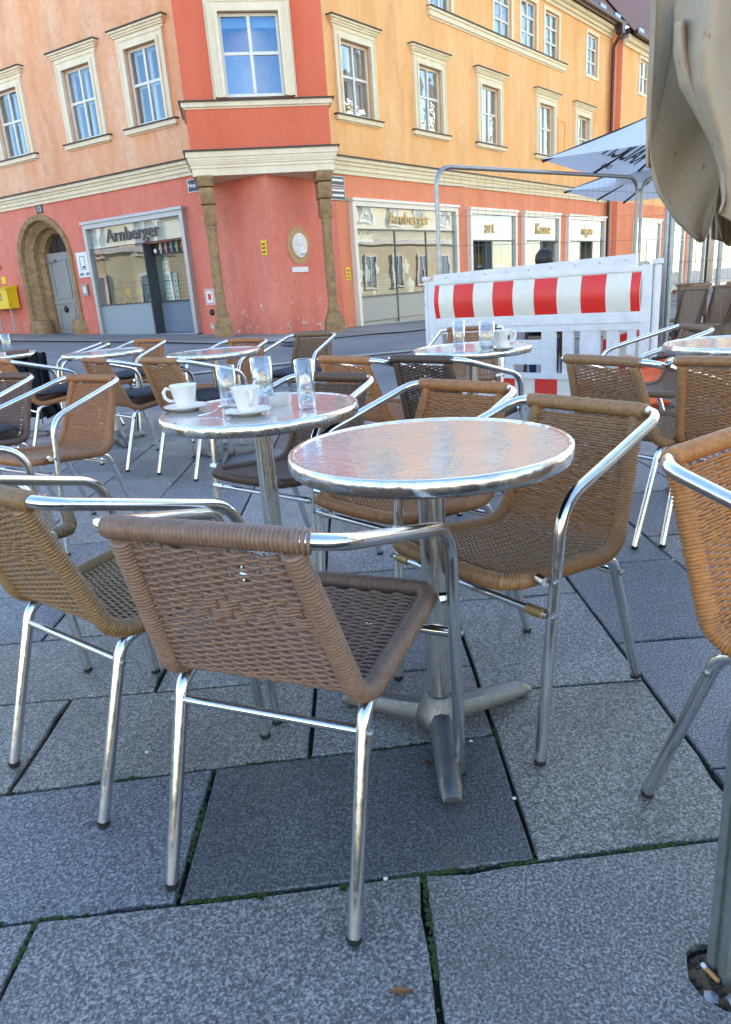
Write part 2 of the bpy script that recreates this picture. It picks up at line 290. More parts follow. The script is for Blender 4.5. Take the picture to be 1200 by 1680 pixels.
# ------------------------------------------------------------------ mesh helpers
class MB:
    def __init__(s): s.v = []; s.f = []
    def add(s, vs, fs):
        o = len(s.v); s.v += [tuple(p) for p in vs]; s.f += [tuple(i + o for i in f) for f in fs]; return s
    def box8(s, P):
        return s.add(P, [(0, 3, 2, 1), (4, 5, 6, 7), (0, 1, 5, 4), (1, 2, 6, 5), (2, 3, 7, 6), (3, 0, 4, 7)])
    def box(s, x0, x1, y0, y1, z0, z1):
        return s.box8([(x0, y0, z0), (x1, y0, z0), (x1, y1, z0), (x0, y1, z0), (x0, y0, z1), (x1, y0, z1), (x1, y1, z1), (x0, y1, z1)])
    def tube(s, path, r, n=10, caps=True, closed=False, rng=None):
        P = [Vector(p) for p in path]; k = len(P); rr = r if isinstance(r, (list, tuple)) else [r] * k
        t0 = (P[1] - P[0]).normalized(); a = Vector((0, 0, 1)) if abs(t0.z) < 0.9 else Vector((1, 0, 0))
        u = t0.cross(a).normalized(); vs = []
        for i in range(k):
            t = (P[min(i + 1, k - 1)] - P[max(i - 1, 0)]) if not closed else (P[(i + 1) % k] - P[i - 1])
            if t.length < 1e-9: t = t0
            t = t.normalized(); u = (u - t * u.dot(t)); u = u.normalized() if u.length > 1e-6 else t.orthogonal().normalized(); w = t.cross(u)
            for j in range(n):
                an = 2 * PI * j / n; vs.append(P[i] + (u * math.cos(an) + w * math.sin(an)) * rr[i])
        if rng: vs = vs[rng[0] * n:(rng[1] + 1) * n]; k = rng[1] - rng[0] + 1
        fs = []
        for i in range(k if closed else k - 1):
            b0, b1 = i * n, ((i + 1) % k) * n
            for j in range(n): fs.append((b0 + j, b0 + (j + 1) % n, b1 + (j + 1) % n, b1 + j))
        if caps and not closed: fs += [tuple(range(n - 1, -1, -1)), tuple((k - 1) * n + j for j in range(n))]
        return s.add(vs, fs)
    def lathe(s, prof, c=(0, 0, 0), n=24, capb=False, capt=False, sq=1.0):
        vs = []; fs = []
        for (r, z) in prof:
            for j in range(n):
                an = 2 * PI * j / n; vs.append((c[0] + r * math.cos(an), c[1] + r * math.sin(an) * sq, c[2] + z))
        for i in range(len(prof) - 1):
            for j in range(n): fs.append((i * n + j, i * n + (j + 1) % n, (i + 1) * n + (j + 1) % n, (i + 1) * n + j))
        if capb: fs.append(tuple(range(n - 1, -1, -1)))
        if capt: fs.append(tuple((len(prof) - 1) * n + j for j in range(n)))
        return s.add(vs, fs)
    def grid(s, fn, nu, nv):
        vs = [fn(i / nu, j / nv) for j in range(nv + 1) for i in range(nu + 1)]
        return s.add(vs, [(j * (nu + 1) + i, j * (nu + 1) + i + 1, (j + 1) * (nu + 1) + i + 1, (j + 1) * (nu + 1) + i) for j in range(nv) for i in range(nu)])
    def ball(s, c, rx, ry=None, rz=None, n=12, m=8):
        ry = ry or rx; rz = rz or rx; vs = []; fs = []
        for i in range(m + 1):
            th = PI * i / m
            for j in range(n):
                an = 2 * PI * j / n; vs.append((c[0] + rx * math.sin(th) * math.cos(an), c[1] + ry * math.sin(th) * math.sin(an), c[2] - rz * math.cos(th)))
        for i in range(m):
            for j in range(n): fs.append((i * n + j, i * n + (j + 1) % n, (i + 1) * n + (j + 1) % n, (i + 1) * n + j))
        return s.add(vs, fs)
    def xf(s, mtx): s.v = [tuple(mtx @ Vector(p)) for p in s.v]; return s
    def mesh(s, name, mat, smooth=False):
        me = bpy.data.meshes.new(name); me.from_pydata(s.v, [], s.f); me.update()
        bm = bmesh.new(); bm.from_mesh(me); bmesh.ops.remove_doubles(bm, verts=bm.verts, dist=1e-6); bmesh.ops.recalc_face_normals(bm, faces=bm.faces); bm.to_mesh(me); bm.free()
        if mat: me.materials.append(mat)
        if smooth:
            for p in me.polygons: p.use_smooth = True
            if smooth != 'all': me.set_sharp_from_angle(angle=R_(38))
        return me
ROOT = {}
def link(name, me, parent=None, loc=(0, 0, 0)):
    o = bpy.data.objects.new(name, me); COL.objects.link(o)
    if parent is not None: o.parent = parent
    o.location = loc; return o
def part(name, mb, mat, parent=None, smooth=False):
    """mb is in world coordinates; parts share the origin of their root thing"""
    if parent is None: return link(name, mb.mesh(name, M[mat] if isinstance(mat, str) else mat, smooth))
    root = parent
    while root.parent: root = root.parent
    off = ROOT.get(root.name, Vector((0, 0, 0)))
    if off.length: mb.v = [(p[0] - off.x, p[1] - off.y, p[2] - off.z) for p in mb.v]
    return link(name, mb.mesh(name, M[mat] if isinstance(mat, str) else mat, smooth), parent)
def tag(o, label, cat, group=None, kind=None):
    o['label'] = label; o['category'] = cat
    if group: o['group'] = group
    if kind: o['kind'] = kind
    return o
def thing(name, label, cat, loc=(0, 0, 0), group=None):
    o = bpy.data.objects.new(name, None); COL.objects.link(o); o.location = loc; o.empty_display_size = 0.2
    ROOT[o.name] = Vector(loc); return tag(o, label, cat, group)
def whole(name, mb, mat, label, cat, group=None, smooth=False):
    return tag(part(name, mb, mat, None, smooth), label, cat, group)
def struct(name, mb, mat, smooth=False, parent=None):
    o = part(name, mb, mat, parent, smooth); o['kind'] = 'structure'; return o
def text_mesh(txt, size, depth, bold=0.0, align='CENTER'):
    cu = bpy.data.curves.new('lettering', 'FONT'); cu.body = txt; cu.size = size; cu.extrude = depth; cu.offset = bold; cu.align_x = align; cu.align_y = 'CENTER'; cu.resolution_u = 3
    o = bpy.data.objects.new('lettering', cu); COL.objects.link(o); bpy.context.view_layer.update()
    me = bpy.data.meshes.new_from_object(o.evaluated_get(bpy.context.evaluated_depsgraph_get())); bpy.data.objects.remove(o); bpy.data.curves.remove(cu); return me
def rpath(pts, rad, seg=6):
    """polyline with rounded corners; rad: one radius or one per inner corner"""
    P = [Vector(p) for p in pts]; out = [P[0]]
    for i in range(1, len(P) - 1):
        r = rad[i - 1] if isinstance(rad, (list, tuple)) else rad
        a = (P[i - 1] - P[i]); b = (P[i + 1] - P[i]); la, lb = a.length, b.length; a.normalize(); b.normalize()
        d = min(r, la * 0.49, lb * 0.49); p0, p1 = P[i] + a * d, P[i] + b * d
        for k in range(seg + 1):
            t = k / seg; out.append(p0 * (1 - t) ** 2 + P[i] * 2 * t * (1 - t) + p1 * t * t)
    out.append(P[-1]); return out
def resample(path, step):
    P = [Vector(p) for p in path]; out = [P[0].copy()]; acc = 0.0; i = 0; cur = P[0].copy()
    while i < len(P) - 1:
        d = (P[i + 1] - cur).length
        if acc + d >= step:
            cur = cur + (P[i + 1] - cur) * ((step - acc) / d); out.append(cur.copy()); acc = 0.0
        else:
            acc += d; i += 1; cur = P[i].copy()
    return out

# ------------------------------------------------------------------ ground
def smooth01(t): t = max(0.0, min(1.0, t)); return t * t * (3 - 2 * t)
def gz(x, y):
    w = smooth01((y - 5.5) / 9.0); xx = max(-14.0, min(12.0, x))
    return w * (0.235 - 0.034 * xx)
def ground_grid(x0, x1, y0, y1, nx, ny, dz):
    mb = MB(); mb.grid(lambda u, v: (x0 + (x1 - x0) * u, y0 + (y1 - y0) * v, gz(x0 + (x1 - x0) * u, y0 + (y1 - y0) * v) + dz), nx, ny); return mb
struct('ground', ground_grid(-120, 120, -120, 160, 120, 140, -0.10), 'asphalt')
street = struct('street', ground_grid(-40, 40, 7.35, 60, 100, 80, -0.012), 'asphalt', True)
plaza = struct('plaza_bed', ground_grid(-9, 9, -8, 7.40, 8, 8, -0.016), 'joint')
bh = struct('square_beyond', ground_grid(-60, 60, -45, -7.9, 4, 4, -0.03), 'asphalt2')

def strip(pts, w, dz, mat, name):
    mb = MB(); L_ = []; 
    for i, p in enumerate(pts):
        a = Vector(pts[max(i - 1, 0)]); b = Vector(pts[min(i + 1, len(pts) - 1)]); t = (b - a).normalized(); n_ = Vector((-t.y, t.x))
        for sgn in (-0.5, 0.5):
            q = Vector(p) + n_ * w * sgn; L_.append((q.x, q.y, gz(q.x, q.y) + dz))
    mb.add(L_, [(2 * i, 2 * i + 1, 2 * i + 3, 2 * i + 2) for i in range(len(pts) - 1)]); return struct(name, mb, mat)
def lerp2(a, b, n): return [(a[0] + (b[0] - a[0]) * i / n, a[1] + (b[1] - a[1]) * i / n) for i in range(n + 1)]

SLABS = []
def slab_obj(x0, x1, y0, y1, hole=None, tint=None, k0=None, k1=None):
    g = 0.0042; x0 += g + random.uniform(-.001, .0015); x1 -= g + random.uniform(-.001, .0015); y0 += g + random.uniform(-.001, .0015); y1 -= g + random.uniform(-.001, .0015)
    per = []; 
    def edge(a, b):
        n = max(3, int((Vector(b) - Vector(a)).length / 0.075))
        d = (Vector(b) - Vector(a)).normalized(); nn = Vector((-d.y, d.x))
        for i in range(n):
            t = i / n; q = Vector(a).lerp(Vector(b), t)
            j = 0 if i == 0 else random.uniform(0, 0.0022) + (0.007 if random.random() < 0.05 else 0)
            per.append(q + nn * j)
    k0 = k0 if k0 is not None else 0.0; k1 = k1 if k1 is not None else 0.0   # slope of the lower and upper joint
    A0, B0, B1, A1 = (x0, y0 + k0 * x0), (x1, y0 + k0 * x1), (x1, y1 + k1 * x1), (x0, y1 + k1 * x0)
    edge(A0, B0); edge(B0, B1); edge(B1, A1); edge(A1, A0)
    cx, cy = (x0 + x1) / 2, (y0 + y1) / 2; dz = random.uniform(-0.0015, 0.0015); tx, ty = random.uniform(-.0025, .0025), random.uniform(-.0025, .0025)
    def Z(q): return gz(q.x, q.y) + dz + tx * (q.x - cx) + ty * (q.y - cy)
    k = len(per); C2 = Vector((cx, cy)); inner = [q + (C2 - q).normalized() * 0.004 for q in per]
    mb = MB(); vs = [(q.x - cx, q.y - cy, Z(q) - 0.05) for q in per] + [(q.x - cx, q.y - cy, Z(q) - 0.004) for q in per] + [(q.x - cx, q.y - cy, Z(q)) for q in inner]
    fs = []
    for i in range(k):
        j = (i + 1) % k; fs += [(i, j, k + j, k + i), (k + i, k + j, 2 * k + j, 2 * k + i)]
    if hole is None:
        fs.append(tuple(2 * k + i for i in range(k))); mb.add(vs, fs)
    else:
        hc, hr = hole; hp = [Vector((hc[0] + hr * math.cos(2 * PI * a / 22) * random.uniform(.92, 1.06), hc[1] + 1.1 * hr * math.sin(2 * PI * a / 22) * random.uniform(.92, 1.06))) for a in range(22)]
        mb.add(vs, fs); allp = inner + hp; edges = [(i, (i + 1) % k) for i in range(k)] + [(k + i, k + (i + 1) % 22) for i in range(22)]
        pv, _, pf, ov, _, _ = delaunay_2d_cdt([Vector((q.x, q.y)) for q in allp], edges, [], 1, 1e-6)
        tri = []
        for f in pf:
            c_ = sum((Vector(pv[i]) for i in f), Vector((0, 0))) / len(f)
            if ((c_.x - hc[0]) ** 2 + ((c_.y - hc[1]) / 1.1) ** 2) ** .5 > hr * 0.9: tri.append(tuple(f))
        mb.add([(q[0] - cx, q[1] - cy, Z(Vector(q))) for q in pv], tri)
        mb.add([(q.x - cx, q.y - cy, Z(q)) for q in hp] + [(q.x - cx, q.y - cy, Z(q) - 0.07) for q in hp], [(i, (i + 1) % 22, 22 + (i + 1) % 22, 22 + i) for i in range(22)])
    o = link('slab', mb.mesh('slab', M['granite']), plaza, (cx, cy, 0))
    t = tint if tint else random.choice([(1.35, 1.37, 1.42), (1.6, 1.6, 1.6), (1.8, 1.76, 1.68), (1.95, 1.9, 1.76), (1.7, 1.7, 1.7), (1.85, 1.78, 1.66)])  # default tones lightened to carry the sky's glancing sheen on far slabs
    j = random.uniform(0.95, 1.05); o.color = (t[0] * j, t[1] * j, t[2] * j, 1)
    return o
DK, MD, LT, WM, LG = (0.58, 0.61, 0.67), (1.02, 1.06, 1.14), (1.45, 1.42, 1.37), (1.5, 1.42, 1.26), (1.22, 1.2, 1.16)  # slab tones; LT and WM lightened for sky sheen in the middle rows
HOLE = ((0.515, 0.838), 0.058)
# front row, then the rows left of x = .28, then strips running away from the camera
J0, J1, J2, J3, J4 = (1.085, .06), (1.489, .075), (1.845, .02), (2.285, .055), (2.635, 0)
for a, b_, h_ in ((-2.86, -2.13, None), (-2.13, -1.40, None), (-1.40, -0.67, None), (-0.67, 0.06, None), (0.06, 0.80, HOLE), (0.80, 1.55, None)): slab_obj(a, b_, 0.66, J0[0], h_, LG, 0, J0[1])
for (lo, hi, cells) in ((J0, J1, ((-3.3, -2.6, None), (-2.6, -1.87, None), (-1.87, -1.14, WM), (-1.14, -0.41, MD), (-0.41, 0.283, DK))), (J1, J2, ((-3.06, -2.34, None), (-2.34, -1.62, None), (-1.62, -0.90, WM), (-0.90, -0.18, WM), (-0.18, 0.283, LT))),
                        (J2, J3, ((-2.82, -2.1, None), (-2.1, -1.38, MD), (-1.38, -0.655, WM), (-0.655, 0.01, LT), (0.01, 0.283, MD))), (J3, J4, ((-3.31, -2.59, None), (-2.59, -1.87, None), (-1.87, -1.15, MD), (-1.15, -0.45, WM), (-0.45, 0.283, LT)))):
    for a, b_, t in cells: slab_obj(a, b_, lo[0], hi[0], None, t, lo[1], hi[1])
def strip_slabs(xa, xb, ys, tints=None):
    for i in range(len(ys) - 1):
        slab_obj(xa, xb, J0[0] if (i == 0 and ys[0] == 1.10) else ys[i], ys[i + 1], None, tints[i] if tints and i < len(tints) else None, J0[1] if (i == 0 and ys[0] == 1.10) else 0, 0)
def fill(y, step=0.62, end=7.35):
    out = [y]
    while out[-1] < end - 0.3: out.append(min(end, out[-1] + step))
    return out
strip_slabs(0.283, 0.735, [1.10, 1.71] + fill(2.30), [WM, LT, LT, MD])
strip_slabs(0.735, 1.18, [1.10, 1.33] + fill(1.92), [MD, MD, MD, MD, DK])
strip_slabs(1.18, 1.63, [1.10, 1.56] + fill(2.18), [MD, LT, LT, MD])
x = 1.63; k = 0
while x < 4.6:
    strip_slabs(x, x + 0.45, [0.8 + 0.3 * (k % 2)] + fill(1.42 + 0.31 * (k % 2))); x += 0.45; k += 1
k = 0
for xa, xb in ((-0.18, 0.283), (-0.65, -0.18), (-1.19, -0.65), (-1.66, -1.19), (-2.12, -1.66), (-2.58, -2.12), (-3.04, -2.58), (-3.5, -3.04), (-3.96, -3.5), (-4.42, -3.96)):
    strip_slabs(xa, xb, fill(2.635 if k % 2 else 2.635) if k % 2 else [2.635] + fill(2.94)); k += 1
# moss growing in the near joints
mb = MB()
def moss_line(a, b_, dens):
    n_ = int((Vector(b_) - Vector(a)).length * dens)
    for i in range(n_):
        q = Vector(a).lerp(Vector(b_), random.random()); s = random.uniform(0.0010, 0.0040)
        if noise.noise(Vector((q.x * 7, q.y * 7, 3))) < 0.10 and random.random() < 0.93: continue
        mb.ball((q.x + random.uniform(-.004, .004), q.y + random.uniform(-.004, .004), random.uniform(-.006, -.001)), s * 1.3, s * 1.3, s, 6, 4)
moss_line((-1.2, 1.013), (0.28, 1.102), 900); moss_line((0.28, 1.102), (0.85, 1.136), 1300); moss_line((-0.41, 1.075), (-0.41, 1.465), 500); moss_line((0.06, 0.7), (0.06, 1.075), 600); moss_line((-0.67, 0.7), (-0.67, 1.08), 600); moss_line((-0.9, 1.4215), (0.28, 1.51), 350); moss_line((0.283, 1.1), (0.283, 1.8), 300)
mo = part('moss', mb, 'moss'); tag(mo, 'green moss growing in the joints between the nearest slabs', 'moss', None, 'stuff')

# street bands
strip(lerp2((-7, 11.4), (6, 8.2 + 5.6), 26) if False else lerp2((-8.0, 7.6), (0.9, 10.9), 26), 0.20, 0.004, 'setts', 'gutter_strip')
strip(lerp2((0.9, 10.9), (7.0, 12.6), 14), 0.20, 0.004, 'setts', 'gutter_strip')
# ------------------------------------------------------------------ facade frames
ZB = -0.015
class Fr:
    def __init__(s, o, ang_right, n): s.o = Vector((o[0], o[1])); s.r = Vector(ang_right); s.n = Vector(n)
    def P(s, u, z, o=0.0):
        q = s.o + s.r * u + s.n * o; return (q.x, q.y, z + ZB)
    def box(s, mb, u0, u1, z0, z1, o0, o1):
        mb.box8([s.P(u0, z0, o0), s.P(u1, z0, o0), s.P(u1, z0, o1), s.P(u0, z0, o1), s.P(u0, z1, o0), s.P(u1, z1, o0), s.P(u1, z1, o1), s.P(u0, z1, o1)]); return mb
    def mtx(s, u, z, o):
        p = s.P(u, z, o); return Matrix(((s.r.x, 0, s.n.x, p[0]), (s.r.y, 0, s.n.y, p[1]), (0, 1, 0, p[2]), (0, 0, 0, 1)))
CX, CY = -1.472, 15.0
dL = Vector((-0.84903, 0.52834)); dR = Vector((0.64574, 0.76356))
FL = Fr((CX, CY), -dL, (-0.52834, -0.84903)); FR = Fr((CX, CY), dR, (0.76356, -0.64574))
_t = Vector((math.cos(R_(9)), math.sin(R_(9)))); _b = Vector((math.sin(R_(9)), -math.cos(R_(9))))
FB = Fr((CX + _b.x * 0.12, CY + _b.y * 0.12), _t, _b)
FR2 = Fr((CX + FR.n.x * 0.28, CY + FR.n.y * 0.28), dR, FR.n)
def base_z(fr, u): q = fr.P(u, 0); return gz(q[0], q[1]) - ZB

# pavement in front of the house
def pave_poly():
    mb = MB(); pts = []
    for u in range(-16, 1, 1): pts.append((FL.P(u, 0, 0.0), FL.P(u, 0, 1.9)))
    pts.append((FB.P(0, 0, -0.1), FB.P(0, 0, 2.0)))
    for u in range(1, 40, 1): pts.append((FR.P(u, 0, 0.0), FR.P(u, 0, 2.2)))
    NV = 6; vs = []
    for a, b_ in pts:
        for k_ in range(NV + 1):
            t = k_ / NV; x_, y_ = a[0] + (b_[0] - a[0]) * t, a[1] + (b_[1] - a[1]) * t; vs.append((x_, y_, gz(x_, y_) + 0.010))
    fs = [(i * (NV + 1) + k_, i * (NV + 1) + k_ + 1, (i + 1) * (NV + 1) + k_ + 1, (i + 1) * (NV + 1) + k_) for i in range(len(pts) - 1) for k_ in range(NV)]
    mb.add(vs, fs); return mb
struct('pavement', pave_poly(), 'asphalt2', True)
kb = [FL.P(u, 0, 2.0)[:2] for u in range(-16, 1)] + [FR.P(u, 0, 2.3)[:2] for u in range(1, 40)]
strip(kb, 0.16, 0.016, 'setts', 'kerb')

# ------------------------------------------------------------------ corner house
house = thing('corner_house', 'red and orange corner house with a projecting bay on stone columns', 'building', (CX, CY, 0.29))
def wall(fr, name, u0, u1, z0, z1, ops, mat, parent, depth=0.22, o=0.0, arches=()):
    us = sorted(set([u0, u1] + [v for q in ops for v in q[:2]] + [v for a in arches for v in (a[0], a[1])])); zs = sorted(set([z0, z1] + [v for q in ops for v in q[2:4]] + [a[2] for a in arches]))
    mb = MB()
    for i in range(len(us) - 1):
        for j in range(len(zs) - 1):
            uc, zc = (us[i] + us[i + 1]) / 2, (zs[j] + zs[j + 1]) / 2
            if any(q[0] < uc < q[1] and q[2] < zc < q[3] for q in ops): continue
            if any(a[0] < uc < a[1] and zc < a[2] for a in arches): continue
            mb.add([fr.P(us[i], zs[j], o), fr.P(us[i + 1], zs[j], o), fr.P(us[i + 1], zs[j + 1], o), fr.P(us[i], zs[j + 1], o)], [(0, 1, 2, 3)])
    for (a, b_, c, d) in [q[:4] for q in ops]:
        mb.add([fr.P(a, c, o), fr.P(b_, c, o), fr.P(b_, d, o), fr.P(a, d, o), fr.P(a, c, o - depth), fr.P(b_, c, o - depth), fr.P(b_, d, o - depth), fr.P(a, d, o - depth)], [(0, 1, 5, 4), (1, 2, 6, 5), (2, 3, 7, 6), (3, 0, 4, 7)])
    for (a, b_, top, fn) in arches:
        K = 24; cs = [a + (b_ - a) * i / K for i in range(K + 1)]
        for i in range(K):
            mb.add([fr.P(cs[i], fn(cs[i]), o), fr.P(cs[i + 1], fn(cs[i + 1]), o), fr.P(cs[i + 1], top, o), fr.P(cs[i], top, o)], [(0, 1, 2, 3)])
    return part(name, mb, mat, parent)
def stack(fr, name, u0, u1, levels, mat, parent, ends=True, back=-0.05):
    mb = MB()
    for (za, zb, pr) in levels:
        e = pr if ends else 0
        fr.box(mb, u0 - e, u1 + e, za, zb, back, pr)
    return part(name, mb, mat, parent)
def frame_ring(fr, mb, u0, u1, z0, z1, w, o0, o1, bottom=True):
    fr.box(mb, u0 - w, u0, z0 - (w if bottom else 0), z1 + w, o0, o1); fr.box(mb, u1, u1 + w, z0 - (w if bottom else 0), z1 + w, o0, o1)
    fr.box(mb, u0, u1, z1, z1 + w, o0, o1)
    if bottom: fr.box(mb, u0, u1, z0 - w, z0, o0, o1)
def window(fr, uc, z0, z1, w, stucco, hood=True, sill=True, cols=2, rows=(0.54,), glass='win_glass', plain_frame=False, curtain=True, inner=True, o=0.0, parent=None, room='room'):
    u0, u1 = uc - w / 2, uc + w / 2; mb = MB()
    if plain_frame: frame_ring(fr, mb, u0, u1, z0, z1, 0.10, o - 0.01, o + 0.03)
    else:
        frame_ring(fr, mb, u0 - 0.055, u1 + 0.055, z0, z1 + 0.055, 0.125, o - 0.01, o + 0.045, False); frame_ring(fr, mb, u0, u1, z0, z1, 0.06, o - 0.012, o + 0.075, False)
        frame_ring(fr, mb, u0 - 0.15, u1 + 0.15, z0, z1 + 0.15, 0.035, o - 0.008, o + 0.062, False)
    wd = part('window', mb, stucco, parent)
    if hood:
        zt = z1 + 0.06 + 0.125
        stack(fr, 'hood', u0 - 0.18, u1 + 0.18, [(zt, zt + 0.05, o + 0.04), (zt + 0.05, zt + 0.085, o + 0.075), (zt + 0.085, zt + 0.125, o + 0.10), (zt + 0.125, zt + 0.165, o + 0.135)], stucco, wd)
        part('hood_cover', fr.box(MB(), u0 - 0.335, u1 + 0.335, zt + 0.166, zt + 0.187, o - 0.01, o + 0.165), 'tin', wd)
    if sill:
        stack(fr, 'sill', u0 - 0.19, u1 + 0.19, [(z0 - 0.14, z0 - 0.115, o + 0.03), (z0 - 0.115, z0 - 0.03, o + 0.09)], stucco, wd)
        mb = MB(); a, b_ = u0 - 0.3, u1 + 0.3
        mb.box8([fr.P(a, z0 - 0.028, o - 0.10), fr.P(b_, z0 - 0.028, o - 0.10), fr.P(b_, z0 - 0.028, o + 0.125), fr.P(a, z0 - 0.028, o + 0.125), fr.P(a, z0 + 0.014, o - 0.10), fr.P(b_, z0 + 0.014, o - 0.10), fr.P(b_, z0 - 0.006, o + 0.125), fr.P(a, z0 - 0.006, o + 0.125)])
        part('sill_cover', mb, 'tin', wd)
    # wooden frame and panes, just inside the wall face
    fo = o - 0.055; mb = MB(); t = 0.05
    frame_ring(fr, mb, u0 + t, u1 - t, z0 + t + 0.016, z1 - t, t, fo - 0.05, fo)
    us = [u0 + t + (u1 - u0 - 2 * t) * i / cols for i in range(cols + 1)]; zz = [z0 + t + 0.016] + [z0 + (z1 - z0) * r_ for r_ in rows] + [z1 - t]
    for i in range(1, cols): fr.box(mb, us[i] - 0.028, us[i] + 0.028, zz[0], zz[-1], fo - 0.045, fo + 0.012)
    for zr in zz[1:-1]:
        for i in range(cols): fr.box(mb, us[i] + (0.028 if i else 0), us[i + 1] - (0.028 if i < cols - 1 else 0), zr - 0.026, zr + 0.026, fo - 0.044, fo + 0.004)
    part('frame', mb, 'white_wood', wd)
    for i in range(cols):
        for j in range(len(zz) - 1):
            a, b_, c, d = us[i] + 0.002, us[i + 1] - 0.002, zz[j] + 0.002, zz[j + 1] - 0.002
            tw = random.uniform(-0.012, 0.012); ti = random.uniform(-0.008, 0.008)
            mb = MB(); mb.add([fr.P(a, c, fo - 0.02 + tw - ti), fr.P(b_, c, fo - 0.02 - tw - ti), fr.P(b_, d, fo - 0.02 - tw + ti), fr.P(a, d, fo - 0.02 + tw + ti)], [(0, 1, 2, 3)])
            part('pane', mb, glass, wd)
    if inner:
        mb = MB(); io = o - 0.20; frame_ring(fr, mb, u0 + 0.07, u1 - 0.07, z0 + 0.08, z1 - 0.07, 0.05, io - 0.04, io)
        fr.box(mb, uc - 0.035, uc + 0.035, z0 + 0.08, z1 - 0.07, io - 0.035, io + 0.005); fr.box(mb, u0 + 0.07, uc - 0.035, z0 + (z1 - z0) * 0.54 - 0.03, z0 + (z1 - z0) * 0.54 + 0.03, io - 0.035, io); fr.box(mb, uc + 0.035, u1 - 0.07, z0 + (z1 - z0) * 0.54 - 0.03, z0 + (z1 - z0) * 0.54 + 0.03, io - 0.035, io)
        part('inner_frame', mb, 'white_wood', wd)
    if curtain:
        ph = random.uniform(0, 6); gap = random.uniform(0.1, 0.32) * w
        for sg in (-1, 1):
            mb = MB()
            def cf(u, v, sg=sg):
                wid = (w / 2 - gap * (0.4 + 0.6 * math.sin(PI * min(1, v * 0.9 + 0.1))))
                uu = uc + sg * (w / 2 - u * wid); return fr.P(uu, z0 + (z1 - z0) * v, o - 0.30 + 0.03 * math.sin(ph + u * 17))
            mb.grid(cf, 14, 5); part('curtain', mb, 'curtain', wd, True)
    mb = MB(); e = 0.4
    for q in ([(u0 - e, z0 - e), (u1 + e, z0 - e), (u1 + e, z1 + e), (u0 - e, z1 + e)],):
        mb.add([fr.P(a, c, o - 1.6) for a, c in q] + [fr.P(a, c, o - 0.26) for a, c in q], [(0, 1, 2, 3), (0, 1, 5, 4), (1, 2, 6, 5), (2, 3, 7, 6), (3, 0, 4, 7)])
    part('room', mb, room, wd)
    return wd

WZ0, WZ1 = 4.63, 6.04
Lw = [-2.76, -4.74, -7.28, -9.7, -12.2]; Rw = [3.0, 5.83, 8.77, 12.24, 15.06]
EAVE = 9.0
wall(FL, 'upper_wall', -16, 0.0, 3.82, EAVE, [(u - .46, u + .46, WZ0, WZ1) for u in Lw], 'salmon', house)
R2F = [(6.45, .92), (9.55, .95), (11.1, .95), (12.62, .95), (15.72, .9)]
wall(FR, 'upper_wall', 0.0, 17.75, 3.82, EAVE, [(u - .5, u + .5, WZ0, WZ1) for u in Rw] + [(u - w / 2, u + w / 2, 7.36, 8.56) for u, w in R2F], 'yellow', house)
for u in Lw: window(FL, u, WZ0, WZ1, .92, 'cream', glass='win_glass_flat', curtain=False, parent=house)
for u in Rw: window(FR, u, WZ0, WZ1, 1.0, 'cream2', parent=house)
for u, w in R2F: window(FR, u, 7.36, 8.56, w, 'cream2', False, False, 2, (0.34, 0.67), plain_frame=True, glass='win_glass_flat', parent=house)
# band course between the storeys, sill band, eaves
stack(FL, 'band_course', -16, -0.6, [(3.53, 3.60, .05), (3.60, 3.68, .085), (3.68, 3.735, .12), (3.735, 3.80, .17)], 'cream', house, False)
part('band_cover', FL.box(MB(), -16, -0.6, 3.801, 3.83, -.02, .21), 'tin', house)
stack(FR, 'band_course', 0.6, 17.3, [(3.46, 3.54, .05), (3.54, 3.63, .085), (3.63, 3.70, .12), (3.70, 3.77, .17)], 'cream2', house, False)
part('band_cover', FR.box(MB(), 0.6, 17.3, 3.771, 3.80, -.02, .21), 'tin', house)
stack(FR, 'sill_band', 5.95, 13.45, [(7.10, 7.14, .03), (7.14, 7.25, .07), (7.25, 7.31, .10)], 'cream2', house)
part('sill_band_cover', FR.box(MB(), 5.85, 13.55, 7.311, 7.335, -.02, .13), 'tin', house)
stack(FR, 'eaves_cornice', 0.0, 17.3, [(8.74, 8.82, .06), (8.82, 8.90, .14), (8.90, 9.02, .24), (9.02, 9.08, .32)], 'cream2', house, False)
stack(FL, 'eaves_cornice', -16, 0.0, [(8.74, 8.82, .06), (8.82, 8.90, .14), (8.90, 9.02, .24), (9.02, 9.08, .32)], 'cream', house, False)
stack(FR, 'end_lesene', 17.30, 17.75, [(0.0, 9.0, 0.10)], 'red_warm_lit', house, False)
def roof(fr, u0, u1, z, o, run, rise, name, parent, uvs=True):
    mb = MB(); mb.add([fr.P(u0, z, o), fr.P(u1, z, o), fr.P(u1, z + rise, o - run), fr.P(u0, z + rise, o - run)], [(0, 1, 2, 3)])
    ob = part(name, mb, 'tiles', parent); me = ob.data; uv = me.uv_layers.new(name='UVMap'); Lh = math.hypot(run, rise)
    for lp in me.loops:
        co = me.vertices[lp.vertex_index].co + (ROOT[parent.name] if parent else Vector((0, 0, 0)))
        q = Vector((co.x, co.y)) - fr.o; uv.data[lp.index].uv = (q.dot(fr.r), (o - q.dot(fr.n)) / run * Lh)
    return ob
part('eaves_board', FR.box(MB(), -.5, 17.75, 9.0, 9.20, -.3, .315), 'dark_wood', house); part('eaves_board', FL.box(MB(), -16, .5, 9.0, 9.20, -.3, .315), 'dark_wood', house)
roof(FR, -1.0, 19.5, 9.10, 0.42, 7.5, 9.0, 'roof', house); roof(FL, -16, 1.0, 9.10, 0.42, 7.5, 9.0, 'roof', house)
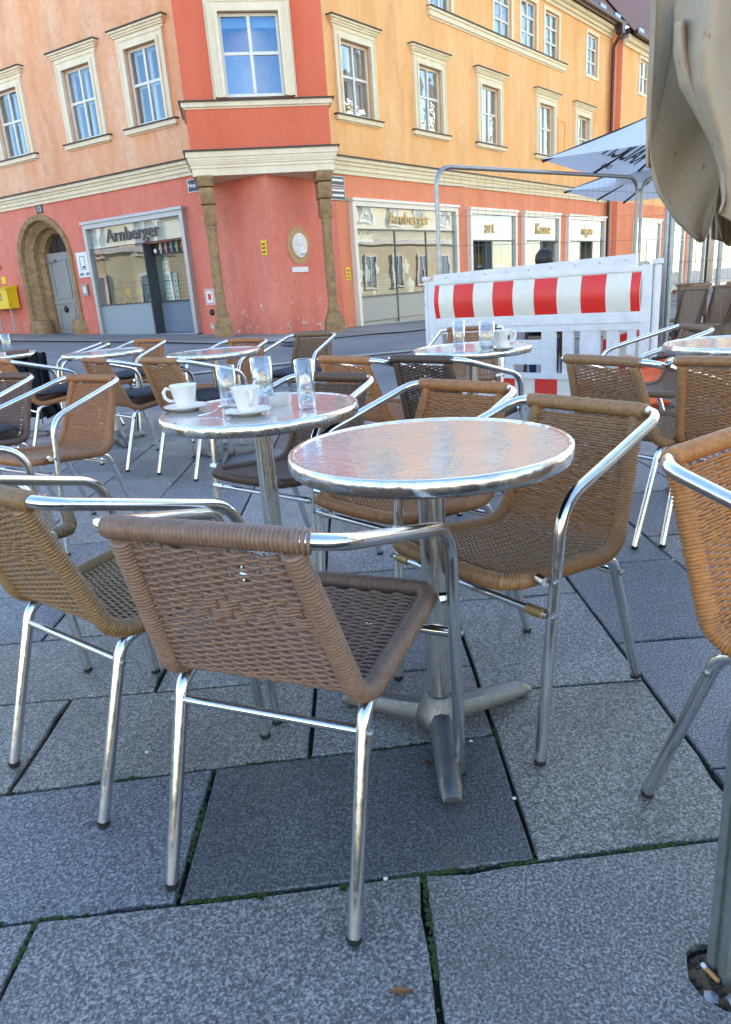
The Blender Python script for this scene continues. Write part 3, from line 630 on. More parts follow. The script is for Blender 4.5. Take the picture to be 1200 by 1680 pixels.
# hidden back of the house so that it really shades the square
mb = MB(); a = [FL.P(-16, 0, 0), FL.P(0, 0, 0), FR.P(17.7, 0, 0), FR.P(17.7, 0, -7.08), (CX + 0.5, CY + 9.3, 0), FL.P(-16, 0, -7.08)]
struct_top = []
for (p0, p1) in ((3, 4), (4, 5)): mb.add([(a[p0][0], a[p0][1], 0), (a[p1][0], a[p1][1], 0), (a[p1][0], a[p1][1], 18.08), (a[p0][0], a[p0][1], 18.08)], [(0, 1, 2, 3)])
part('rear_wall', mb, 'salmon', house)
gut = MB(); gut.tube([FR.P(u, 9.07, 0.46) for u in (-0.5, 5, 10, 17.4)], 0.075, 8); part('gutter', gut, 'copper', house, True)
for u in (13.1, 14.4, 15.7, 17.0): part('snow_guard', FR.box(MB(), u - .25, u + .25, 9.2, 9.34, .28, .36), 'galv', house)
dp = MB(); dp.tube(rpath([FR.P(17.15, 9.05, 0.46), FR.P(17.15, 8.72, 0.40), FR.P(17.18, 8.45, 0.17), FR.P(17.2, 0.2, 0.17)], .12), 0.06, 10); part('downpipe', dp, 'copper', house, True)
part('downpipe_head', FR.box(MB(), 17.0, 17.3, 8.75, 9.12, .30, .52), 'copper', house)
# blind window beside the fourth window
mb = MB(); frame_ring(FR, mb, 13.20, 13.62, 4.55, 5.72, .09, -.01, .03); part('blind_window', mb, 'yellow', house)

# ---- ground floor, left wing
lb = lambda u: base_z(FL, u)
ARC_C, ARC_H, ARC_Z = -7.02, 1.02, 2.30
def arch_fn(uc, hw, zs, rise):
    return lambda u: zs + rise * math.sqrt(max(0.0, 1 - ((u - uc) / hw) ** 2))
SHL = (-5.33, -2.16, 0.36, 2.96)
wall(FL, 'ground_floor_wall', -16, 0.0, 0.15, 3.82, [SHL], 'red', house, 0.3, arches=[(ARC_C - ARC_H, ARC_C + ARC_H, 3.45, arch_fn(ARC_C, ARC_H, ARC_Z, 1.02))])
# portal: moulded stone arch, stepping inwards
def arch_ring(fr, mb, uc, z0, zs, prof, n=26):
    """prof: list of (half width, rise, offset out); lofts an arch-shaped moulding"""
    rows = []
    for (hw, rise, o) in prof:
        row = [fr.P(uc - hw, z0, o), fr.P(uc - hw, (z0 + zs) / 2, o)]
        for i in range(n + 1):
            a_ = PI - PI * i / n; row.append(fr.P(uc + hw * math.cos(a_), zs + rise * math.sin(a_), o))
        row += [fr.P(uc + hw, (z0 + zs) / 2, o), fr.P(uc + hw, z0, o)]; rows.append(row)
    k_ = len(rows[0]); mb.add([p for r_ in rows for p in r_], [(i * k_ + j, i * k_ + j + 1, (i + 1) * k_ + j + 1, (i + 1) * k_ + j) for i in range(len(rows) - 1) for j in range(k_ - 1)])
mb = MB(); arch_ring(FL, mb, ARC_C, 0.35, ARC_Z, [(1.03, 1.03, -.02), (1.03, 1.03, .05), (.97, .97, .06), (.90, .90, .04), (.88, .88, -.06), (.84, .84, -.08), (.80, .80, -.16), (.74, .74, -.20), (.72, .72, -.34), (.62, .62, -.42), (.60, .60, -.60)])
portal = part('portal', mb, 'stone_col', house, True)
for sg in (-1, 1):
    b0 = MB(); z_ = 0.45; c_ = FL.P(ARC_C + sg * 0.83, 0, -.12); b0.lathe([(0.30, 0.30), (0.31, .62), (0.29, .78), (0.24, .86), (0.0, .90)], (c_[0], c_[1], ZB), 14); part('bollard_stone', b0, 'stone_col', portal, True)
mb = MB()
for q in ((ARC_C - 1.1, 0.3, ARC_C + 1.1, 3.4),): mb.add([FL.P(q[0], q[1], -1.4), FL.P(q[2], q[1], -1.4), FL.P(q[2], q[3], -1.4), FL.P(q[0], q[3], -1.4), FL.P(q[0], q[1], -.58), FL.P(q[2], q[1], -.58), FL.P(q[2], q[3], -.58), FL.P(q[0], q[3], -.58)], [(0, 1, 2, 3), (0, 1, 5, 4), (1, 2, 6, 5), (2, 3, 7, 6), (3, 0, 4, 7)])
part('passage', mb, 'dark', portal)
for i in range(9): part('transom_board', FL.box(MB(), ARC_C - .6 + i * .135, ARC_C - .6 + i * .135 + .12, 2.50, 3.0, -.60, -.56 - .012 * (i % 2)), 'dark_wood', portal)
mb = MB(); FL.box(mb, ARC_C - .62, ARC_C + .22, .46, 2.48, -.56, -.50); door = part('portal_door', mb, 'grey_door', house)
mb = MB()
for (za, zb) in ((1.40, 2.28), (.62, 1.14)):
    frame_ring(FL, mb, ARC_C - .48, ARC_C + .10, za, zb, .035, -.505, -.478)
FL.box(mb, ARC_C - .62, ARC_C + .22, 1.24, 1.29, -.505, -.47); part('door_moulding', mb, 'grey_door', door)
mb = MB(); mb.tube([FL.P(ARC_C + .06, 1.9, -.495), FL.P(ARC_C + .02, 1.75, -.495), FL.P(ARC_C + .10, 1.55, -.495)], 0.006, 6)
mb = MB(); mb.ball(FL.P(ARC_C - .20, 1.10, -.48), .07, .05, .09, 10, 6); part('door_knocker', mb, 'black', door, True)
part('door_closer', FL.box(MB(), ARC_C - .60, ARC_C - .26, 2.26, 2.33, -.50, -.43), 'galv', door)
# number plate, notice, intercom, stickers, letter box on the left wing
def plate(fr, u0, u1, z0, z1, mat, name, label, cat, th=.02, o=0.0):
    return whole(name, fr.box(MB(), u0, u1, z0, z1, o + .002, o + th), mat, label, cat)
def lettering(fr, txt, u, z, o, size, mat, parent, depth=.004, bold=0.0, sx=1.0, mirror=False, name='lettering'):
    me = text_mesh(txt, size, depth, bold); root = parent
    while root.parent: root = root.parent
    mt = Matrix.Translation(-ROOT.get(root.name, Vector((0, 0, 0)))) @ fr.mtx(u, z, o) @ Matrix.Diagonal((-sx if mirror else sx, 1, 1, 1)); me.transform(mt)
    me.materials.clear(); me.materials.append(M[mat]); return link(name, me, parent)
pl = plate(FL, -6.99, -6.76, 3.35, 3.53, 'blue_plate', 'house_number_plate', 'small dark house number plate above the stone arch', 'sign'); lettering(FL, '12', -6.875, 3.44, .022, .16, 'white', pl)
pl = plate(FL, -5.86, -5.45, 1.80, 2.36, 'white', 'notice_board', 'white paper notice on the wall left of the shop window', 'notice')
mb = MB(); frame_ring(FL, mb, -5.74, -5.58, 1.98, 2.26, .012, .021, .024); part('printed_frame', mb, 'slat', pl); part('printed_block', FL.box(MB(), -5.68, -5.60, 2.0, 2.05, .021, .024), 'slat', pl); part('printed_line', FL.box(MB(), -5.82, -5.68, 1.84, 1.90, .021, .024), 'panel_blue', pl); part('printed_line', FL.box(MB(), -5.60, -5.48, 1.84, 1.90, .021, .024), 'panel_blue', pl)
pl = plate(FL, -5.82, -5.62, 1.38, 1.64, 'galv', 'intercom', 'grey intercom box under the white notice', 'intercom', .05); part('speaker_grille', FL.box(MB(), -5.77, -5.67, 1.44, 1.58, .051, .056), 'cream_refl', pl)
plate(FL, -8.95, -8.78, 1.85, 2.02, 'yellow_box', 'yellow_sticker', 'small yellow sign on the wall above the letter box', 'sign')
mb = MB(); mb.ball(FL.P(-8.95, 2.27, .06), .075, n=12); whole('wall_camera', mb, 'black', 'black dome camera on the wall at the left picture edge', 'camera', smooth=True)
pl = plate(FL, -1.92, -1.66, .98, 1.30, 'white', 'red_notice', 'small white and red notice low on the wall beside the left column', 'notice'); frame_ring(FL, (q := MB()), -1.89, -1.69, 1.01, 1.27, .015, .021, .024); part('printed_border', q, 'red_refl', pl); part('printed_mark', FL.box(MB(), -1.83, -1.75, 1.08, 1.20, .021, .024), 'red_refl', pl)
mb = MB(); c_ = FL.P(-1.78, .82, .0); mb.ball(c_, .07, .05, .07, 10, 6); whole('wall_vent', mb, 'black', 'round black vent hole in the red wall beside the left column', 'vent', smooth=True)
lbx = thing('letter_box', 'yellow letter box on two thin poles against the red wall', 'letter box', FL.P(-8.8, lb(-8.8), .2))
mb = MB(); FL.box(mb, -9.4, -8.34, 1.22, 1.70, .06, .36); body = part('box_body', mb, 'yellow_box', lbx)
mb = MB(); mb.box8([FL.P(-9.42, 1.701, .05), FL.P(-8.32, 1.701, .05), FL.P(-8.32, 1.701, .39), FL.P(-9.42, 1.701, .39), FL.P(-9.42, 1.79, .05), FL.P(-8.32, 1.79, .05), FL.P(-8.32, 1.72, .39), FL.P(-9.42, 1.72, .39)]); part('lid', mb, 'yellow_box', lbx)
frame_ring(FL, (q := MB()), -8.82, -8.62, 1.46, 1.60, .02, .361, .372); part('label_frame', q, 'slat', lbx); part('label_card', FL.box(MB(), -8.82, -8.62, 1.46, 1.60, .361, .366), 'white', lbx)
part('box_edge', FL.box(MB(), -9.08, -9.05, 1.22, 1.70, .361, .368), 'slat', lbx)
lettering(FL, 'POST', -8.7, 1.755, .31, .07, 'slat', lbx)
for u in (-8.55, -9.1): mb = MB(); mb.tube([FL.P(u, lb(u) - .02, .2), FL.P(u, 1.22, .2)], .022, 8); part('leg', mb, 'galv', lbx, True)

# ---- shop front, left wing
def shopfront(fr, name, parent, u0, u1, z0, z1, frame_mat='steel_frame'):
    mb = MB(); frame_ring(fr, mb, u0 + .10, u1 - .10, z0 + .04, z1 - .14, .10, -.06, .13, False)
    fr.box(mb, u0 - .03, u1 + .03, z1 - .04, z1 + .02, -.05, .17)
    return part(name, mb, frame_mat, parent)
def pane(fr, u0, u1, z0, z1, o, mat, parent):
    mb = MB(); mb.add([fr.P(u0, z0, o), fr.P(u1, z0, o), fr.P(u1, z1, o), fr.P(u0, z1, o)], [(0, 1, 2, 3)]); return part('pane', mb, mat, parent)
def shop_room(fr, u0, u1, z0, z1, parent, depth=1.3, mat='room', o=-.02):
    mb = MB(); q = [(u0, z0), (u1, z0), (u1, z1), (u0, z1)]
    mb.add([fr.P(a, c, -depth) for a, c in q] + [fr.P(a, c, o) for a, c in q], [(0, 1, 2, 3), (0, 1, 5, 4), (1, 2, 6, 5), (2, 3, 7, 6), (3, 0, 4, 7)]); return part('display_room', mb, mat, parent)
sl = shopfront(FL, 'shop_window', house, *SHL)
ui0, ui1 = SHL[0] + .10, SHL[1] - .10; um = -3.52
part('sign_backing', FL.box(MB(), ui0, ui1, 2.40, 2.83, -.06, -.03), 'cream_refl', sl); 
for k_ in range(4):
    a, b_ = ui0 + (ui1 - ui0) * k_ / 4, ui0 + (ui1 - ui0) * (k_ + 1) / 4; pane(FL, a + .004, b_ - .004, 2.385, 2.82, .055 + .003 * (k_ % 2), 'sign_glass', sl)
lettering(FL, 'Arnberger', -3.78, 2.60, .085, .40, 'brown_letter', sl, .012, .002)
pane(FL, ui0, um, 1.13, 2.375, .055, 'shop_glass', sl)
part('bar', FL.box(MB(), ui0, ui1, 2.372, 2.386, .0, .075), 'slat', sl); part('bar', FL.box(MB(), um - .015, um + .015, .42, 2.37, -.25, .065), 'slat', sl)
part('panel', FL.box(MB(), ui0, um - .02, .42, 1.11, -.02, .05), 'panel_grey', sl); part('bar', FL.box(MB(), ui0, um - .02, 1.111, 1.135, -.02, .068), 'slat', sl)
part('plinth', FL.box(MB(), ui0, ui1, .26, .418, -.02, .035), 'panel_grey', sl)
part('door_panel', FL.box(MB(), um + .02, ui1, .42, 1.09, -.28, -.22), 'panel_blue', sl); part('bar', FL.box(MB(), um + .02, ui1, 1.091, 1.12, -.28, -.19), 'slat', sl)
pane(FL, um + .02, ui1, 1.13, 2.12, -.22, 'shop_glass', sl)
part('watch_board', FL.box(MB(), um + .02, ui1, 2.12, 2.36, -.26, -.16), 'black', sl)
shop_room(FL, ui0, ui1, .40, 2.39, sl, 1.1, 'panel_warm', -.29)
for k_ in range(6):
    u = um + .32 + k_ * .165; mb = MB(); mb.tube([FL.P(u, 2.13, -.155), FL.P(u, 2.20, -.15), FL.P(u, 2.24, -.15), FL.P(u, 2.28, -.15), FL.P(u, 2.35, -.155)], [.018, .026, .05, .026, .018], 8); part('printed_watch', mb, 'watch_w%d' % (k_ + 1), sl)
mb = MB(); mb.ball(FL.P(um + .14, 2.20, -.158), .045, .02, .05, 10, 6); part('printed_emblem', mb, 'white', sl)
for k_ in range(11): part('slat', FL.box(MB(), um + .05, ui1 - .05, 1.16 + k_ * .086, 1.16 + k_ * .086 + .074, -.66, -.62), 'slat', sl)
def card(fr, u0, u1, z0, z1, o, parent, n=4, m_=4, mat='white'):
    c_ = part('display_card', fr.box(MB(), u0, u1, z0, z1, o, o + .015), mat, parent)
    mb = MB()
    for i in range(n):
        for j in range(m_):
            uu, z_ = u0 + (u1 - u0) * (i + .5) / n, z0 + (z1 - z0) * (j + .5) / m_; w_, h_ = (u1 - u0) / n * .3, (z1 - z0) / m_ * .32
            mb.add([fr.P(uu - w_, z_ - h_, o + .018), fr.P(uu + w_, z_, o + .018), fr.P(uu - w_, z_ + h_, o + .018), fr.P(uu - w_ * .2, z_, o + .018)], [(0, 1, 3), (3, 1, 2)])
    q_ = part('printed_marks', mb, 'slat', c_); q_['kind'] = 'stuff'
card(FL, -2.90, -2.52, 1.58, 2.02, -.615, sl); card(FL, -2.75, -2.40, 1.15, 1.40, -.60, sl, 4, 2); card(FL, -2.38, -2.24, 1.16, 1.38, -.6, sl, 1, 1)
card(FL, -3.46, -3.28, 1.58, 2.0, -.40, sl, 2, 3); card(FL, -3.46, -3.26, 1.14, 1.54, -.40, sl, 2, 4); card(FL, -3.24, -3.12, 1.14, 1.72, -.45, sl, 1, 5)
# display shelf of watches behind the left pane
part('shelf', FL.box(MB(), -5.15, -4.25, 1.50, 1.53, -.60, -.30), 'slat', sl)
for k_ in range(3): part('display_card', FL.box(MB(), -5.0 + k_ * .40, -4.82 + k_ * .40, 1.34, 1.49, -.56, -.54), 'yellowgreen', sl)
random.seed(11)
mb = MB()
for k_ in range(26): mb.ball(FL.P(random.uniform(-5.12, -4.05), random.uniform(1.17, 1.27), random.uniform(-.58, -.34)), .045, .045, .05, 7, 5)
for k_ in range(16): mb.ball(FL.P(random.uniform(-5.1, -4.3), random.uniform(1.56, 1.66), random.uniform(-.55, -.34)), .035, .035, .045, 7, 5)
o = part('displayed_watches', mb, 'slat', sl, True); o['kind'] = 'stuff'

# ---- ground floor, right wing
SR1 = (2.45, 6.80, 0.22, 2.97)
SRs = [(7.42, 10.12, 0.12, 2.95), (10.60, 13.15, 0.05, 2.95), (13.80, 17.10, 0.0, 2.95)]
wall(FR, 'ground_floor_wall', 2.05, 17.75, -0.30, 3.82, [SR1] + SRs, 'red_warm_lit', house, 0.3)
wall(FR, 'corner_wall', 0.0, 2.05, -0.30, 3.82, [], 'red', house)
s1 = shopfront(FR, 'shop_window', house, *SR1, 'cream_refl')
u0, u1 = SR1[0] + .10, SR1[1] - .10
part('sign_backing', FR.box(MB(), u0, u1, 2.36, 2.83, -.08, -.05), 'cream_refl', s1)
cuts = [u0, 4.02, 5.33, u1]
for k_ in range(3): pane(FR, cuts[k_] + .004, cuts[k_ + 1] - .004, 2.37, 2.82, .055, 'sign_glass', s1); pane(FR, cuts[k_] + .01, cuts[k_ + 1] - .01, .91, 2.33, .055, 'shop_glass', s1)
for u in cuts[1:3]: part('mullion', FR.box(MB(), u - .012, u + .012, .25, 2.37, .03, .075), 'slat2', s1)
part('bar', FR.box(MB(), u0, u1, 2.335, 2.365, .0, .08), 'slat2', s1); part('bar', FR.box(MB(), u0, u1, .88, .905, -.02, .08), 'slat2', s1)
lettering(FR, 'Arnberger', 4.66, 2.60, .075, .36, 'gold_letter', s1, .006, .002, 1.12)
for k_ in range(3): part('panel', FR.box(MB(), cuts[k_] + .012, cuts[k_ + 1] - .012, .34, .878, -.02, .05), 'panel_warm', s1)
part('plinth', FR.box(MB(), u0, u1, 0.0, .325, -.02, .03), 'panel_warm', s1)
shop_room(FR, u0, u1, .86, 2.38, s1, 2.0, 'panel_grey')
part('blind_box', FR.box(MB(), 3.4, u1, 2.16, 2.33, -.30, -.12), 'panel_grey', s1)
lettering(FR, 'erblatt', 3.05, 2.20, -.10, .30, 'white', s1, .02, .012, 0.75)
for k_ in range(16): 
    z_ = .94 + k_ * .078
    if 1.34 < z_ < 1.95: part('slat', FR.box(MB(), 3.55, 4.08, z_, z_ + .066, -.72, -.68), 'slat2', s1); part('slat', FR.box(MB(), 4.88, 5.02, z_, z_ + .066, -.72, -.68), 'slat2', s1)
    else: part('slat', FR.box(MB(), 3.55, 5.02, z_, z_ + .066, -.72, -.68), 'slat2', s1)
part('screen', FR.box(MB(), 4.1, 4.86, 1.36, 1.94, -.74, -.70), 'black', s1)
part('shelf', FR.box(MB(), 2.6, 3.5, 1.20, 1.235, -.62, -.18), 'slat', s1)
def bust_mesh():
    mb = MB(); mb.lathe([(.055, 0), (.05, .02), (.06, .06), (.085, .14), (.07, .19), (.03, .21), (.028, .27), (.0, .285)], (0, 0, 0), 12, True); me = mb.mesh('necklace_bust', M['bust'], True); return me
BM = bust_mesh()
BL_ = ['leftmost bust on the upper shelf', 'small second bust on the upper shelf', 'third bust on the upper shelf', 'tall rightmost bust on the upper shelf', 'leftmost bust under the shelf', 'middle bust under the shelf', 'tiny bust at the foot of the dark slats', 'large bust low beside the second mullion', 'bust on the small shelf right of the screen', 'small bust on the shelf left of the screen']
for k_, (u, z_, s_) in enumerate(((2.72, 1.236, 1.0), (2.90, 1.236, .85), (3.08, 1.236, 1.3), (3.36, 1.236, 1.35), (2.72, .906, .9), (3.05, .906, 1.15), (3.6, .906, .6), (5.2, .906, 1.4), (5.05, 1.38, 1.2), (3.78, 1.4, .7))):
    o = link('necklace_bust', BM, None, FR.P(u, z_, -.34 if u < 4.5 else -.40)); o.scale = (s_, s_, s_); tag(o, 'cream necklace ' + BL_[k_] + ' in the right shop window' if False else BL_[k_] + ' in the right shop window', 'bust', 'necklace busts in the right shop window')
part('shelf', FR.box(MB(), 3.64, 3.92, 1.37, 1.398, -.66, -.22), 'slat', s1); part('shelf', FR.box(MB(), 4.92, 5.2, 1.35, 1.378, -.66, -.28), 'slat', s1)
mb = MB()
for k_ in range(5): mb.tube([FR.P(5.65 + k_ * .2, 1.0, -.5), FR.P(5.65 + k_ * .2, 1.7, -.5)], [.03, .09], 8)
part('hanging_chains', mb, 'leather', s1, True)
names = ('art', 'Kasse', 'nigun')
for i, (a, b_, c, d) in enumerate(SRs):
    sw = shopfront(FR, 'shop_window', house, a, b_, c, d, 'cream_refl'); x0, x1 = a + .1, b_ - .1
    part('sign_backing', FR.box(MB(), x0, x1, 2.16, 2.81, -.06, -.03), 'cream_refl', sw); pane(FR, x0, x1, 2.15, 2.80, .055, 'sign_glass', sw)
    lettering(FR, names[i], x0 + (x1 - x0) * (.42, .55, .52)[i], 2.47, .075, .46, 'gold_letter', sw, .01, .004)
    part('bar', FR.box(MB(), x0, x1, 2.11, 2.15, .0, .08), 'slat2', sw)
    um2 = x0 + (x1 - x0) * (.46, .48, .34)[i]; un2 = x1 if i < 2 else x0 + (x1 - x0) * .70
    doorleft = (i == 0)
    pa, pb = ((um2, x1) if doorleft else (x0, um2))
    pane(FR, pa, pb, .3, 2.11, .055, 'shop_glass', sw)
    if i == 2: pane(FR, un2, x1, .3, 2.11, .055, 'shop_glass', sw)
    part('mullion', FR.box(MB(), um2 - .03, um2 + .03, .1, 2.11, -.25, .07), 'slat2', sw)
    part('doorway_jamb', FR.box(MB(), (x0 if doorleft else um2 + .03), (um2 - .03 if doorleft else un2), .1, 2.10, -.50, -.42), 'slat' if i != 1 else 'panel_blue', sw)
    shop_room(FR, x0, x1, .1, 2.2, sw, 1.6, 'room')
    part('display_shelf', FR.box(MB(), pa + .1, pb - .1, 1.42, 1.50, -.7, -.25), 'white', sw)
    for k_ in range(3): 
        uu = pa + .2 + k_ * (pb - pa - .4) / 2.2; part('display_box', FR.box(MB(), uu, uu + .22, 1.505, 1.5 + random.uniform(.15, .4), -.6, -.35), random.choice(['cream_refl', 'leather', 'yellowgreen', 'panel_blue']), sw)
# street-name signs
pl = plate(FL, -1.99, -1.55, 3.22, 3.46, 'blue_plate', 'street_sign', 'dark street name sign left of the left column', 'sign'); lettering(FL, 'Hauptplatz', -1.77, 3.345, .022, .095, 'white', pl, .003, .002)
mb = MB(); frame_ring(FL, mb, -1.98, -1.56, 3.23, 3.45, .012, .0205, .024); part('border', mb, 'white', pl)
for i, (za, zb, lab) in enumerate(((3.22, 3.42, 'upper of the two dark signs right of the right column'), (2.93, 3.20, 'lower of the two dark signs right of the right column'))):
    pl = plate(FR, 1.86, 2.36, za, zb, 'blue_plate', 'street_sign', lab, 'sign'); mb = MB(); frame_ring(FR, mb, 1.88, 2.34, za + .02, zb - .02, .012, .0205, .024); part('border', mb, 'white', pl)
    for z_ in ((za + .09,) if i == 0 else (za + .08, za + .18)): 
        part('printed_line', FR.box(MB(), 1.92, 2.31, z_, z_ + .045, .0205, .024), 'white', pl)
for fr, u, z_, lab in ((FL, -.18, 2.0, 'small yellow sign on the red wall left of the corner edge'), (FR, 2.27, 1.42, 'small yellow sign between right column and shop front')):
    pl = plate(fr, u - .07, u + .07, z_ - .14, z_ + .14, 'yellow_box', 'yellow_sticker', lab, 'sign')
    for k_ in range(3): part('printed_mark', fr.box(MB(), u - .045, u + .03, z_ - .10 + k_ * .075, z_ - .07 + k_ * .075, .0205, .023), 'slat', pl)
# medallion and plaque
mb = MB(); K = 40
def oval(fr, uc, zc, a, b_, o0, o1, mb, n=40, dome=0.0):
    vs = [fr.P(uc + a * math.cos(2 * PI * i / n), zc + b_ * math.sin(2 * PI * i / n), o) for o in (o0, o1) for i in range(n)] + [fr.P(uc, zc, o1 + dome)]
    mb.add(vs, [(i, (i + 1) % n, n + (i + 1) % n, n + i) for i in range(n)] + [(n + i, n + (i + 1) % n, 2 * n) for i in range(n)]); return mb
oval(FR, .76, 2.02, .33, .37, .002, .018, mb); mo_ = part('medallion', mb, 'plaster_tan', house, True)
part('medallion_rim', oval(FR, .77, 2.02, .205, .235, .018, .05, MB()), 'white', mo_, True)
part('medallion_field', oval(FR, .77, 2.02, .18, .21, .05, .056, MB()), 'cream_refl', mo_, True)
mb = MB(); mb.ball(FR.P(.765, 2.075, .06), .062, .05, .085, 14, 10); mb.tube([FR.P(.775, 2.02, .058), FR.P(.785, 1.92, .058)], [.035, .05], 10); mb.ball(FR.P(.79, 1.88, .05), .11, .06, .05, 12, 8); mb.ball(FR.P(.70, 2.06, .06), .022, .02, .02, 8, 6); mb.ball(FR.P(.79, 2.125, .062), .06, .05, .045, 10, 8)
part('relief_head', mb, 'white', mo_, True)
part('plaque', FR.box(MB(), .50, .97, 1.50, 1.60, .002, .025), 'white', house)
part('access_flap', FR.box(MB(), .42, .66, .80, 1.04, .002, .008), 'red', house)
# ---- bay on columns
wall(FB, 'bay_wall', -1.33, 1.33, 3.66, 8.9, [(-.56, .52, 4.585, 5.93)], 'bay', house, .25)
for u in (-1.33, 1.33): mb = MB(); mb.add([FB.P(u, 3.66, 0), FB.P(u, 8.9, 0), FB.P(u, 8.9, -2.3), FB.P(u, 3.66, -2.3)], [(0, 1, 2, 3)]); part('bay_side_wall', mb, 'bay', house)
part('bay_soffit', FB.box(MB(), -1.33, 1.33, 3.345, 3.355, -2.0, -.02), 'cream', house)
stack(FB, 'bay_cornice', -1.34, 1.34, [(3.31, 3.44, .010), (3.44, 3.475, .03), (3.475, 3.50, .022), (3.50, 3.535, .045), (3.535, 3.57, .06), (3.57, 3.62, .072), (3.62, 3.715, .095)], 'cream', house, True, -1.3)
part('bay_cornice_cover', FB.box(MB(), -1.47, 1.47, 3.716, 3.745, -1.3, .13), 'tin', house)
stack(FB, 'bay_sill_band', -1.34, 1.34, [(4.43, 4.46, .02), (4.46, 4.54, .06)], 'cream', house, True, -1.3)
part('bay_sill_cover', FB.box(MB(), -1.44, 1.44, 4.541, 4.565, -1.3, .10), 'tin', house)
bw = window(FB, -.02, 4.585, 5.93, 1.08, 'cream', False, False, 2, (0.53,), glass='bay_glass', room='dark', curtain=False, inner=False, o=0.10, parent=house)
mb = MB(); frame_ring(FB, mb, -.02 - .72, -.02 + .72, 4.57, 6.10, .05, .0, .055, False); part('bay_window_surround', mb, 'cream', house)
part('bay_blind', FB.box(MB(), -.54, .50, 5.74, 5.92, -.10, -.096), 'panel_grey', house)
for sg, u in ((-1, -1.13), (1, 1.13)):
    c_ = FB.P(u, 0, -.10); bz = gz(c_[0], c_[1]) - ZB
    mb = MB(); cx_, cy_ = c_[0], c_[1]
    mb.lathe([(.125, bz + .38), (.135, bz + .42), (.11, bz + .50), (.10, bz + .58), (.104, bz + 1.2), (.094, 2.22), (.10, 2.26), (.094, 2.28), (.11, 2.36), (.115, 2.40), (.10, 2.43), (.13, 2.48), (.135, 2.52)], (cx_, cy_, ZB), 16, True, True)
    rnd = random.Random(5 + sg)
    mb.v = [(p[0] + rnd.uniform(-.006, .006), p[1] + rnd.uniform(-.006, .006), p[2]) for p in mb.v]
    col_ = part('column', mb, 'stone_col', house, True)
    mb = MB(); P0 = [FB.P(u - .19, bz - .02, -.30), FB.P(u + .19, bz - .02, -.30), FB.P(u + .19, bz - .02, .09), FB.P(u - .19, bz - .02, .09)]; P1 = [FB.P(u - .18, bz + .24, -.28), FB.P(u + .18, bz + .24, -.28), FB.P(u + .18, bz + .24, .08), FB.P(u - .18, bz + .24, .08)]
    mb.box8(P0 + P1); P2 = [FB.P(u - .12, bz + .40, -.22), FB.P(u + .12, bz + .40, -.22), FB.P(u + .12, bz + .40, .02), FB.P(u - .12, bz + .40, .02)]; mb.box8([(p[0], p[1], p[2] + .001) for p in P1] + P2); part('plinth', mb, 'stone_col', col_)
    part('console_core', FB.box(MB(), u - .10, u + .10, 2.52, 3.30, -.45, -.06), 'stone_col', col_)
    for (z0_, z1_, of, wd_) in ((2.525, 2.80, .0, .115), (2.83, 3.10, .075, .13), (3.13, 3.305, .135, .145)):
        mb = MB(); K_ = 6; pr = []
        for i in range(K_ + 1):
            a_ = i / K_; pr.append((-.30 + (of + .30 - .05) + .06 * math.sin(a_ * PI * .5), z0_ + (z1_ - z0_) * a_))
        poly = [(-.45, z0_)] + pr + [(-.45, z1_)]
        n_ = len(poly); vs = [FB.P(u - wd_, z_, o_) for (o_, z_) in poly] + [FB.P(u + wd_, z_, o_) for (o_, z_) in poly]
        mb.add(vs, [tuple(range(n_)), tuple(range(2 * n_ - 1, n_ - 1, -1))] + [(i, (i + 1) % n_, n_ + (i + 1) % n_, n_ + i) for i in range(n_)]); part('console_block', mb, 'stone_col', col_)

# ------------------------------------------------------------------ neighbouring house
h2 = thing('neighbour_house', 'yellow house further up the street behind the white parasols', 'building', FR2.P(18, 0, 0))
S2 = [(19.5, 22.6, -.2, 2.95), (23.2, 26.0, -.2, 2.95), (26.8, 29.6, -.2, 2.95), (31.2, 36.0, -.2, 2.95)]
w2 = [20.0, 24.2, 28.4, 32.6]
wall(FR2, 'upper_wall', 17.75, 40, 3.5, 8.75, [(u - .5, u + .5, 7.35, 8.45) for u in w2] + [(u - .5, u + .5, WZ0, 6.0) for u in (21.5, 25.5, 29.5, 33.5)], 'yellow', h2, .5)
wall(FR2, 'ground_floor_wall', 17.75, 40, -.4, 3.5, S2, 'red_warm_lit', h2, .3)
mb = MB(); mb.add([FR2.P(17.75, -.4, 0), FR2.P(17.75, 8.75, 0), FR2.P(17.75, 8.75, -.4), FR2.P(17.75, -.4, -.4)], [(0, 1, 2, 3)]); part('end_wall', mb, 'red_warm_lit', h2)
for u in w2: window(FR2, u, 7.35, 8.45, 1.0, 'cream2', False, False, 2, (0.5,), plain_frame=True, o=0.0, parent=h2)
for u in (21.5, 25.5, 29.5, 33.5): window(FR2, u, WZ0, 6.0, 1.0, 'cream2', True, True, 2, (0.5,), parent=h2)
stack(FR2, 'eaves_cornice', 17.75, 40, [(8.55, 8.66, .10), (8.66, 8.86, .22)], 'cream2', h2, False)
part('eaves_board', FR2.box(MB(), 17.75, 40, 8.74, 9.05, -.3, .215), 'dark_wood', h2)
roof(FR2, 17.75, 40, 8.88, .40, 7.5, 9.0, 'roof', h2)
gut = MB(); gut.tube([FR2.P(u, 8.86, .44) for u in (17.75, 25, 40)], .08, 8); part('gutter', gut, 'copper', h2, True)
for u in (18.6, 19.9, 21.2): part('snow_guard', FR2.box(MB(), u - .25, u + .25, 9.0, 9.14, .26, .34), 'galv', h2)
